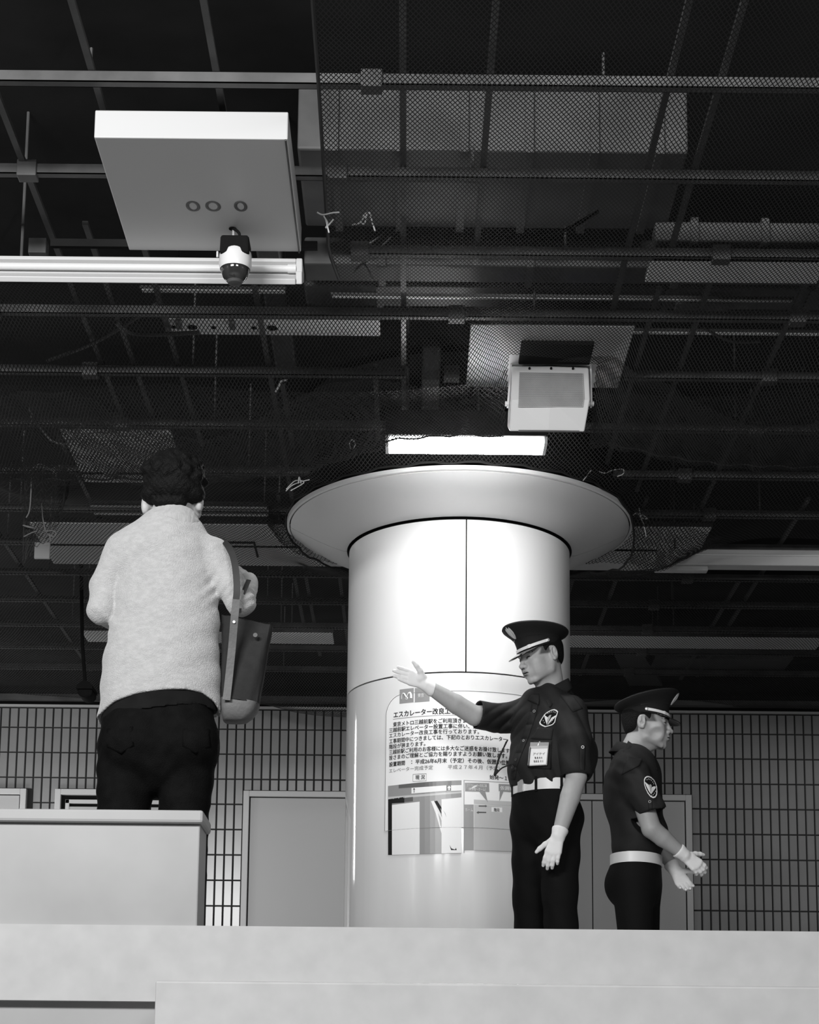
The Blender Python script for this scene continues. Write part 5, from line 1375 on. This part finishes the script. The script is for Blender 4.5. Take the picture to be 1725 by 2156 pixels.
# openings: cuffs and hem
def plane_clip(F, c, n, R_):
    """cut only near c"""
    def fn(x, y, z):
        d = (x - c[0]) * n[0] + (y - c[1]) * n[1] + (z - c[2]) * n[2]
        far = np.sqrt((x - c[0])**2 + (y - c[1])**2 + (z - c[2])**2) - R_
        return np.minimum(d, -far)
    F.clip(fn)
n1 = np.array([-1, -0.35, 0.10]); n1 /= np.linalg.norm(n1)
plane_clip(F, g_(1006, 1503, -0.045), n1, 0.13)
F.cone(g_(1000, 1503, -0.05), g_(1022, 1506, -0.02), 0.062, 0.052, 0.0, 'sub')
n2 = np.array([0.02, -0.1, -1]); n2 /= np.linalg.norm(n2)
plane_clip(F, g_(1213, 1634, -0.185), n2, 0.105)
F.cone(g_(1213, 1645, -0.19), g_(1213, 1625, -0.185), 0.060, 0.052, 0.0, 'sub')
F.clip(lambda x, y, z: g_(1150, 1668)[2] - z + 0.0 * x)
shirt = sdf_obj('shirt', F, M_SHIRT, guard)
BS = bvh(shirt)
# sleeve hems
def ellipse_band(c, u, v, ru, rv, name, parent, m, r=0.003, n=36):
    return MB().tube([Vector(c) + Vector(u) * ru * math.cos(2*PI*k/n) + Vector(v) * rv * math.sin(2*PI*k/n) for k in range(n)], r, 6, closed=True).build(name, m, parent, True)
# collar: stand and pointed flaps
def make_collar(parent, TF_, TC_, c, rx, ry, back=0.03, out=0.034, drop=0.046, point=0.038, m=M_SHIRT, lean=0.0, yaw0=0.0):
    top = []; mid = []; low = []; st = []
    n = 48; L = []
    for i in range(n + 1):
        a = 0.10 + (2 * PI - 0.20) * i / n                 # 0 = front opening
        sx, cy_ = math.sin(a), -math.cos(a)
        z = c[2] + back * (1 - math.cos(a)) / 2
        f = max(0.0, 1 - min(a, 2 * PI - a) / 0.75)
        o = out * (1 - 0.45 * f)
        inner = (c[0] + rx * sx * 0.97, c[1] + ry * cy_ * 0.97, z - 0.035)
        rim = (c[0] + rx * sx, c[1] + ry * cy_, z)
        fold = (c[0] + (rx + 0.006) * sx, c[1] + (ry + 0.006) * cy_, z - 0.001)
        lowp = (c[0] + (rx + o) * sx + (0.030 * f * (1 if a < PI else -1)), c[1] + (ry + o) * cy_ - 0.012 * f, z - drop - point * f)
        L.append([TF_(*p) for p in (inner, rim, fold, lowp)])
    rows = [[Vector(r[k]) for r in L] for k in range(4)]
    o = MB().rings(rows, False, False, False).build('collar', m, parent, True)
    md = o.modifiers.new('s', 'SOLIDIFY'); md.thickness = 0.0035; md.offset = 0
    return o
col = make_collar(guard, tl, TC, (0.0, 0.014, 0.222), 0.071, 0.073, back=0.056, out=0.046, drop=0.05, point=0.05)
def flap(B, TL, TR, BR, BL, yt, off, parent, name='collar_flap', nu=8, nv=6, bulge=0.006, fall=None):
    hb = [cast(B, *BL)[0], cast(B, *BR)[0]]
    ys = [(h.y if h is not None else yt[k]) - off for k, h in enumerate(hb)]
    A_, B_, C_, D_ = P(*TL, yt[0]), P(*TR, yt[1]), P(*BR, ys[1]), P(*BL, ys[0])
    rows = []
    for j in range(nv + 1):
        v = j / nv; row = []
        for i in range(nu + 1):
            u = i / nu; p = A_.lerp(B_, u).lerp(D_.lerp(C_, u), v)
            row.append(p - Vector((0, bulge * math.sin(PI * v) + 0.012 * math.sin(PI * u) * (1 - v), 0)))
        rows.append(row)
    o = MB().rings(rows, False, False, False).build(name, M_COLL, parent, True)
    md = o.modifiers.new('s', 'SOLIDIFY'); md.thickness = 0.0035; md.offset = 0
    return o
M_COLL = mat('collar_cloth', 0.018, 0.75, 0.25, noise=0.15, scale=12, bump=0.15, bscale=500)
flap(BS, (1138, 1460), (1197, 1428), (1206, 1449), (1158, 1489), (8.20, 8.26), 0.010, guard)
flap(BS, (1116, 1463), (1138, 1461), (1134, 1484), (1111, 1474), (8.20, 8.19), 0.012, guard)
# placket, pockets, buttons, patch, epaulette
PL = [(1128, 1478), (1126, 1498), (1117, 1525), (1106, 1556), (1094, 1585), (1083, 1615), (1080, 1640)]
for (a, b) in zip(PL[:-1], PL[1:]):
    quad_decal(BS, (a[0] - 8, a[1]), (a[0] + 6, a[1]), (b[0] + 6, b[1] + 1), (b[0] - 8, b[1] + 1), M_SHIRT, 'placket', shirt, 3, 3, 0.0022, 0.0025)
for x, y in ((1125.6, 1498), (1104, 1560), (1088, 1600), (1081, 1615)):
    h, nn = cast(BS, x, y)
    if h is not None:
        mb = MB(); u = nn.cross(Vector((0, 0, 1))).normalized(); v = nn.cross(u)
        mb.tube([h + nn * 0.005 + (u * math.cos(t) + v * math.sin(t)) * 0.0052 for t in np.linspace(0, 2*PI, 14, endpoint=False)], 0.0012, 5, closed=True); mb.build('button', M_SILVER if y < 1570 else M_DUCT, shirt, True)
h, nn = cast(BS, 1227, 1573)
if h is not None:
    u = nn.cross(Vector((0, 0, 1))).normalized(); v = nn.cross(u)
    MB().tube([h + nn * 0.003 + (u * math.cos(t) + v * math.sin(t)) * 0.0058 for t in np.linspace(0, 2*PI, 14, endpoint=False)], 0.0017, 5, closed=True).build('sleeve_button', M_BELT, shirt, True)
quad_decal(BS, (1133, 1532), (1166, 1534), (1162, 1558), (1118, 1556), M_SHIRT, 'pocket_flap', shirt, 8, 5, 0.003, 0.003)
quad_decal(BS, (1122, 1560), (1163, 1560), (1160, 1620), (1112, 1616), M_SHIRT, 'pocket', shirt, 8, 8, 0.0022, 0.003)
quad_decal(BS, (1085, 1535), (1104, 1534), (1098, 1556), (1074, 1552), M_SHIRT, 'pocket_flap', shirt, 6, 5, 0.003, 0.003)
quad_decal(BS, (1180, 1464), (1208, 1468), (1226, 1492), (1206, 1500), M_SHIRT, 'epaulette', shirt, 6, 6, 0.004, 0.004)
quad_decal(BS, (1221, 1570), (1233, 1570), (1231, 1628), (1222, 1628), M_SHIRT, 'sleeve_tab', shirt, 3, 8, 0.0015, 0.002)
OUT = [(1147, 1504.4), (1141, 1513), (1136.5, 1522), (1137.5, 1526), (1142, 1529), (1148, 1531.5), (1155, 1530), (1161.5, 1528), (1166, 1526), (1170.5, 1521), (1172, 1513), (1174.5, 1505), (1176, 1499), (1173, 1496), (1168, 1494), (1162, 1495), (1157.5, 1497), (1152, 1500)]
def make_patch(B, OUT, V_, inner_, parent, marks, marks2):
    decal(B, OUT, M_BLACK, 'patch', parent, 0.003, 0.0015)
    decal(B, OUT, M_BELT, 'patch_border', parent, 0.0042, 0.0012, inner=0.88)
    decal(B, V_, M_BELT, 'patch_emblem', parent, 0.0046, 0.0008)
    decal(B, inner_, M_SILVER, 'patch_hand', parent, 0.0056, 0.0008)
    for (x, y) in marks + marks2:
        quad_decal(B, (x - .9, y - 1.1), (x + .7, y - 1.1), (x + .5, y + 1.1), (x - 1.1, y + 1.1), M_SILVER, 'patch_letter', parent, 1, 1, 0.0046, 0.0006)
# V emblem is made of two wings
V1 = [(1146.8, 1505), (1150.5, 1508), (1155, 1511), (1153, 1518), (1152.2, 1527), (1150, 1520), (1148, 1512)]
V2 = [(1173, 1506), (1168, 1508.5), (1163, 1511), (1158, 1518), (1152.4, 1527), (1160, 1520), (1168, 1513), (1172, 1509)]
make_patch(BS, OUT, V1, [(1159, 1506), (1162.5, 1505.5), (1160, 1512), (1156, 1519), (1152.6, 1525), (1153, 1516), (1156, 1509)], shirt, [(1155, 1502), (1159, 1500.6), (1163, 1499.6), (1167, 1499.5), (1170, 1501)], [(1156, 1525), (1159, 1522.6), (1162, 1520), (1165, 1517), (1145, 1518), (1147, 1522)])
decal(BS, V2, M_BELT, 'patch_emblem', shirt, 0.0046, 0.0008)
# name card
h0, n0_ = cast(BS, 1134, 1590)
def card(parent, TL, TR, BR, BL, Y0, Y1):
    a, b, c, d = P(*TL, Y0), P(*TR, Y1), P(*BR, Y1), P(*BL, Y0)
    return a, b, c, d
hn = [cast(BS, x, y)[0] for x, y in ((1117, 1590), (1152, 1590))]
yl = min(hn[0].y, 99) - 0.026; yr = hn[1].y - 0.024
tagp = empty('name_card', tuple(h0)); tagp.parent = guard; tagp.matrix_parent_inverse = Matrix.Translation(-Vector(guard['_inv'])); tag(tagp, 'white name card in clear holder clipped to the breast pocket')
def card_quad(name, TL, TR, BR, BL, off, m, th=0.0012):
    q = [P(*TL, yl - off), P(*TR, yr - off), P(*BR, yr - off), P(*BL, yl - off)]
    return MB().quadbox([p - Vector((0, th, 0)) for p in q], q).build(name, m, tagp)
card_quad('holder', (1117, 1563), (1156, 1563), (1152, 1611), (1113, 1613), 0.0, M_G40)
card_quad('card', (1117.5, 1577), (1153.5, 1576), (1150, 1609.5), (1114.5, 1611), 0.002, M_BELT)
card_quad('card_header', (1117.5, 1571), (1154, 1570), (1153.5, 1576), (1117, 1577), 0.002, M_G60)
card_quad('holder_edge', (1115, 1572), (1116.2, 1572), (1112.6, 1611), (1111.2, 1611), 0.003, M_CHROME)
def card_text(body, x0, x1, yb, hp, m, sl=0.25):
    me = text_mesh(body, 1.0, 0.01); n = len(me.vertices); co = np.empty(n * 3, np.float32); me.vertices.foreach_get('co', co); co = co.reshape(-1, 3)
    xa, xb = co[:, 0].min(), co[:, 0].max(); out = []
    for x, y, z in co:
        u = (x - xa) / (xb - xa); px = x0 + (x1 - x0) * u + sl * y * hp; py = yb - y * hp / 0.88 - 1.0 * u
        t = (px - 1116) / 36; out.append(tuple(P(px, py, yl + (yr - yl) * t - 0.0042)))
    me.vertices.foreach_set('co', np.array(out, np.float32).ravel()); me.update(); link('text_line', me, m, tagp)
card_text('アイケイ', 1122, 1147, 1590, 5.5, M_INKG); [card_quad('card_mark', (x - 1.2, 1593.4), (x + 1.2, 1593.3), (x + 1, 1597), (x - 1.3, 1597.1), 0.004, M_INK, 0.0004) for x in (1127, 1131.5, 1136, 1140)]
for x in (1125, 1129, 1133, 1138, 1142): card_quad('card_mark', (x - 1.2, 1600.5), (x + 1.2, 1600.4), (x + 1, 1604.5), (x - 1.3, 1604.6), 0.004, M_INKG, 0.0004)
MB().tube([P(1133, 1571, yl - 0.004), P(1135, 1566, yl - 0.006), P(1137, 1562, yl - 0.002)], 0.004, 8).build('clip', M_CHROME, tagp)
# whistle cord
MB().tube(spline([P(1069, 1558, 8.20), P(1062, 1572, 8.17), P(1052, 1592, 8.15), P(1046, 1612, 8.15), P(1041, 1632, 8.15), P(1046, 1628, 8.14), P(1056, 1618, 8.14), P(1066, 1613, 8.15), P(1076, 1610, 8.14)]), 0.0035, 8).build('whistle_cord', M_INK, guard, True)
MB().tube(spline([P(1066, 1562, 8.17), P(1055, 1588, 8.15), P(1048, 1608, 8.15), P(1043, 1628, 8.15)]), 0.0030, 8).build('whistle_cord', M_INK, guard, True)
MB().tube([P(1042, 1634, 8.15), P(1045, 1626, 8.15), P(1049, 1621, 8.15)], [0.003, 0.008, 0.005], 10).build('cord_clip', M_INK, guard, True)
# belt, loops, buckle, trousers, shoes
def ering(rx, ry, z, cy=0.0, n=64, x0=0.0): return [Vector(tl(x0 + rx * math.sin(2*PI*k/n), cy - ry * math.cos(2*PI*k/n), z)) for k in range(n)]
zb1, zb0 = g_(1150, 1651)[2] - TC[2], g_(1150, 1674)[2] - TC[2]
MB().rings([ering(0.168, 0.128, zb1, -0.01), ering(0.172, 0.132, zb1, -0.01), ering(0.172, 0.132, zb0, -0.01), ering(0.168, 0.128, zb0, -0.01)], False, False).build('belt', M_BELT, guard, True)
for a in (0.42, 1.18, 1.9, -0.6):
    s_ = []
    for z in (zb1 + 0.008, zb0 - 0.010):
        s_.append([Vector(tl(r_ * math.sin(aa), -0.01 - (r_ - 0.04) * math.cos(aa), z)) for aa, r_ in ((a - 0.035, 0.171), (a - 0.035, 0.177), (a + 0.035, 0.177), (a + 0.035, 0.171))])
    MB().rings(s_).build('belt_loop', M_TROUS, guard)
bk = []
for z in (zb1 + 0.003, zb0 - 0.003): bk.append([Vector(tl(r_ * math.sin(aa), -0.01 - (r_ - 0.04) * math.cos(aa), z)) for aa, r_ in ((-0.20, 0.170), (-0.20, 0.180), (0.02, 0.182), (0.02, 0.170))])
MB().rings(bk).build('buckle', M_CHROME, guard, bevel=0.002)
F = Field(g_(1030, 2230, 0) - [0, .33, 0], g_(1290, 1640, 0) + [0, .33, 0], 0.007); F.use(TF)
F.chain([(0, -0.01, zb1), (0, -0.005, -0.33)], [0.166, 0.178], 0.0, flat=((0, 1, 0), 0.76))
F.ell((0, 0.07, -0.36), (0.14, 0.09, 0.11), 0.04)
for sx in (-1, 1): F.chain([(0.088 * sx, 0, -0.36), (0.095 * sx, -0.01, -0.75), (0.10 * sx, 0.015, -1.17)], [0.100, 0.080, 0.066], 0.03)
F.disp(lambda x, y, z: 0.003 * np.sin(40 * z + 30 * x) * np.sin(28 * x))
F.half((0, 0, zb1 - 0.002), (0, 0, 1)); F.use(); F.clip(lambda x, y, z: 0.04 - z)
sdf_obj('trousers', F, M_TROUS, guard)
zf = -TC[2]
for sx in (-1, 1):
    c = tl(0.10 * sx, 0.0, zf + 0.045)
    F = Field(c - 0.3, c + 0.3, 0.006); F.use((TF[0], c))
    F.ell((0, 0.02, 0.008), (0.042, 0.06, 0.05), 0.01); F.ell((0, -0.10, -0.008), (0.046, 0.10, 0.036), 0.04); F.use(); F.clip(lambda x, y, z: 0.003 - z)
    sdf_obj('shoe', F, M_SHOE, guard)
# ================================================================== PERSON 3: SECOND GUARD IN PROFILE
KD = 8.75
def k_(px, py, dy=0.0): return np.array(P(px, py, KD + dy))
kg = empty('person', (P(1340, 2000, KD).x, KD, 0.0), 'person in dark guard uniform and peaked cap facing right in profile by the tiled wall', 'person')
KC = k_(1338, 1660); KF = frame(KC, 72)
def kl(x, y, z): return KF[0] @ np.array([x, y, z]) + KC
HK = hframe(k_(1362, 1526), 80, 1, 2, 1.07)
hv = guard_head(kg, HK, kl(0.0, 0.015, 0.165), mouth=0.0, gaunt=1.0)
SK = k_(1336, 1636, -0.16); EK = k_(1372, 1745, -0.20); WK = k_(1440, 1800, -0.16)
A = Field(k_(1290, 1850, -0.35), k_(1480, 1600, 0.05), 0.004)
A.chain([SK, EK, EK * .65 + WK * .35, WK], [0.05, 0.046, 0.042, 0.028], 0.02)
SK2 = k_(1352, 1636, 0.17); EK2 = k_(1365, 1745, 0.2); WK2 = k_(1420, 1830, 0.12)
A3 = Field(k_(1290, 1880, 0.0), k_(1480, 1600, 0.35), 0.006)
A3.chain([SK2, EK2, WK2], [0.05, 0.044, 0.028], 0.02)
G = Field(k_(1220, 2200, 0) - [0, .3, 0], k_(1460, 1570, 0) + [0, .3, 0], 0.012)
G.use(KF).chain([(0, 0, 0.13), (0, 0, -0.05), (0, 0, -0.28)], [0.08, 0.13, 0.12], 0.05, flat=((0, 1, 0), 0.7))
for sx in (-1, 1): G.chain([(0.09 * sx, 0, -0.35), (0.10 * sx, 0, -0.66), (0.10 * sx, 0.02, -1.00)], [0.07, 0.045, 0.035], 0.03)
body = sdf_obj('body', join_np([hv, A.mesh(), A3.mesh(), G.mesh()]), M_SKIN, kg)
shade(body, head_tone(HK, 0.36))
make_cap(kg, HK)
for W_, E_, sd in ((WK, EK, 1), (WK2, EK2, -1)):
    H = Field(W_ - 0.16, W_ + 0.22, 0.0034); fd = (W_ - E_) / np.linalg.norm(W_ - E_)
    hand_prims(H, W_, fd, (0, sd * 1.0, -0.2), (0, 0, 1), curl=(0.4, 0.45, 0.45, 0.5), spread=(0.08, 0.02, -0.03, -0.08), L=0.98, thick=1.08)
    H.cone(W_, W_ - fd * 0.028, 0.031, 0.037, 0.01); H.half(W_ - fd * 0.036, -fd)
    sdf_obj('glove', H, M_GLOVE, kg)
F = Field(k_(1230, 1870, 0) - [0, .36, 0], k_(1450, 1560, 0) + [0, .36, 0], 0.0045)
F.use(KF)
F.chain([(0, 0.0, 0.03), (0, 0.0, -0.12), (0, -0.005, -0.26)], [0.182, 0.180, 0.172], 0.02, flat=((0, 1, 0), 0.70))
F.ell((0, 0.045, -0.03), (0.15, 0.11, 0.15), 0.04)
F.ell((0, -0.035, -0.21), (0.16, 0.12, 0.09), 0.04)
F.chain([(-0.155, 0.005, 0.070), (0, 0.022, 0.105), (0.155, 0.005, 0.070)], [0.066, 0.078, 0.066], 0.04)
F.cone((0, 0.02, 0.11), (0, 0.02, 0.165), 0.080, 0.066, 0.03)
F.use()
F.chain([SK, k_(1350, 1670, -0.185), k_(1374, 1706, -0.20)], [0.074, 0.073, 0.068], 0.03)
F.chain([SK2, k_(1356, 1690, 0.19)], [0.074, 0.068], 0.03)
def kw(x, y, z):
    e = k_(1320, 1630); r = np.exp(-(((x - e[0]) / 0.10) ** 2 + ((z - e[2]) / 0.10) ** 2)); f = 0.0045 * r * np.sin(80 * (x * 0.8 + z))
    e = k_(1355, 1690); r = np.exp(-(((x - e[0]) / 0.08) ** 2 + ((z - e[2]) / 0.08) ** 2)); f = f + 0.003 * r * np.sin(100 * (x + 0.3 * z))
    return f + 0.002 * np.sin(36 * z + 40 * x)
F.disp(kw)
ne = EK - SK; ne /= np.linalg.norm(ne); plane_clip(F, k_(1379, 1712, -0.20), (ne + np.array([-0.1, 0, 0])) , 0.115)
F.cone(k_(1384, 1718, -0.20), k_(1374, 1700, -0.20), 0.060, 0.050, 0.0, 'sub')
zbk1, zbk0 = -0.33, -0.38
F.use(KF).half((0, 0, zbk1 + 0.0), (0, 0, -1)); F.use()
kshirt = sdf_obj('shirt', F, M_SHIRT, kg)
BK = bvh(kshirt)
make_collar(kg, kl, KC, (0.0, 0.008, 0.174), 0.071, 0.073, back=0.056, out=0.044, drop=0.05, point=0.045)
flap(BK, (1323, 1560), (1379, 1594), (1386, 1622), (1312, 1582), (8.71, 8.69), 0.012, kg)
PO = [(1365, 1635), (1370, 1637), (1376, 1642), (1380, 1649), (1382.5, 1658), (1383.5, 1668), (1383, 1675), (1379.5, 1680.5), (1374.5, 1681.5), (1369, 1678), (1364, 1671), (1359.5, 1662), (1356.5, 1653), (1356, 1643), (1357.5, 1637.5), (1361, 1635)]
KV1 = [(1357.5, 1647), (1361, 1650), (1366, 1654), (1367.5, 1660), (1370.5, 1673.5), (1366, 1667), (1361, 1657)]
KV2 = [(1380.5, 1657), (1376, 1656.5), (1372, 1658), (1370, 1662), (1370, 1673.5), (1374, 1668), (1379, 1661)]
make_patch(BK, PO, KV1, [(1366.5, 1653), (1369, 1652.5), (1371, 1655), (1370.5, 1660), (1369.5, 1667), (1367.5, 1662)], kshirt, [(1362, 1642.5), (1365, 1641), (1368, 1642), (1371, 1644), (1374, 1647.5), (1376, 1651)], [(1361, 1663), (1363.5, 1667), (1366, 1671), (1372, 1676), (1375, 1674), (1377.5, 1671), (1380, 1667)])
decal(BK, KV2, M_BELT, 'patch_emblem', kshirt, 0.0046, 0.0008)
h, nn = cast(BK, 1368.5, 1688)
if h is not None:
    u = nn.cross(Vector((0, 0, 1))).normalized(); v = nn.cross(u)
    MB().tube([h + nn * 0.003 + (u * math.cos(t) + v * math.sin(t)) * 0.0055 for t in np.linspace(0, 2*PI, 14, endpoint=False)], 0.0013, 5, closed=True).build('sleeve_button', M_SILVER, kshirt, True)
quad_decal(BK, (1322, 1594), (1352, 1600), (1346, 1613), (1310, 1632), M_SHIRT, 'epaulette', kshirt, 8, 6, 0.004, 0.004)
quad_decal(BK, (1364, 1686), (1373, 1686), (1375, 1704), (1366, 1706), M_SHIRT, 'sleeve_tab', kshirt, 3, 5, 0.0015, 0.002)
def kring(rx, ry, z, cy=0.0, n=64): return [Vector(kl(rx * math.sin(2*PI*k/n), cy - ry * math.cos(2*PI*k/n), z)) for k in range(n)]
MB().rings([kring(0.166, 0.118, zbk1), kring(0.170, 0.122, zbk1), kring(0.170, 0.122, zbk0), kring(0.166, 0.118, zbk0)], False, False).build('belt', M_BELT, kg, True)
F = Field(k_(1220, 2230, 0) - [0, .33, 0], k_(1460, 1770, 0) + [0, .33, 0], 0.008); F.use(KF)
F.chain([(0, 0, zbk1), (0, 0, -0.45)], [0.164, 0.172], 0.0, flat=((0, 1, 0), 0.70))
F.ell((0, 0.06, -0.47), (0.14, 0.09, 0.10), 0.04)
for sx in (-1, 1): F.chain([(0.088 * sx, 0, -0.47), (0.095 * sx, -0.01, -0.75), (0.10 * sx, 0.015, -1.06)], [0.098, 0.078, 0.066], 0.03)
F.half((0, 0, zbk1 - 0.002), (0, 0, 1)); F.use(); F.clip(lambda x, y, z: 0.04 - z)
sdf_obj('trousers', F, M_TROUS, kg)
for sx in (-1, 1):
    c = kl(0.10 * sx, 0.0, -KC[2] + 0.045)
    F = Field(c - 0.3, c + 0.3, 0.007); F.use((KF[0], c))
    F.ell((0, 0.02, 0.008), (0.042, 0.06, 0.05), 0.01); F.ell((0, -0.10, -0.008), (0.046, 0.10, 0.036), 0.04); F.use(); F.clip(lambda x, y, z: 0.003 - z)
    sdf_obj('shoe', F, M_SHOE, kg)
for o in list(bpy.data.objects):
    if '_inv' in o: del o['_inv']
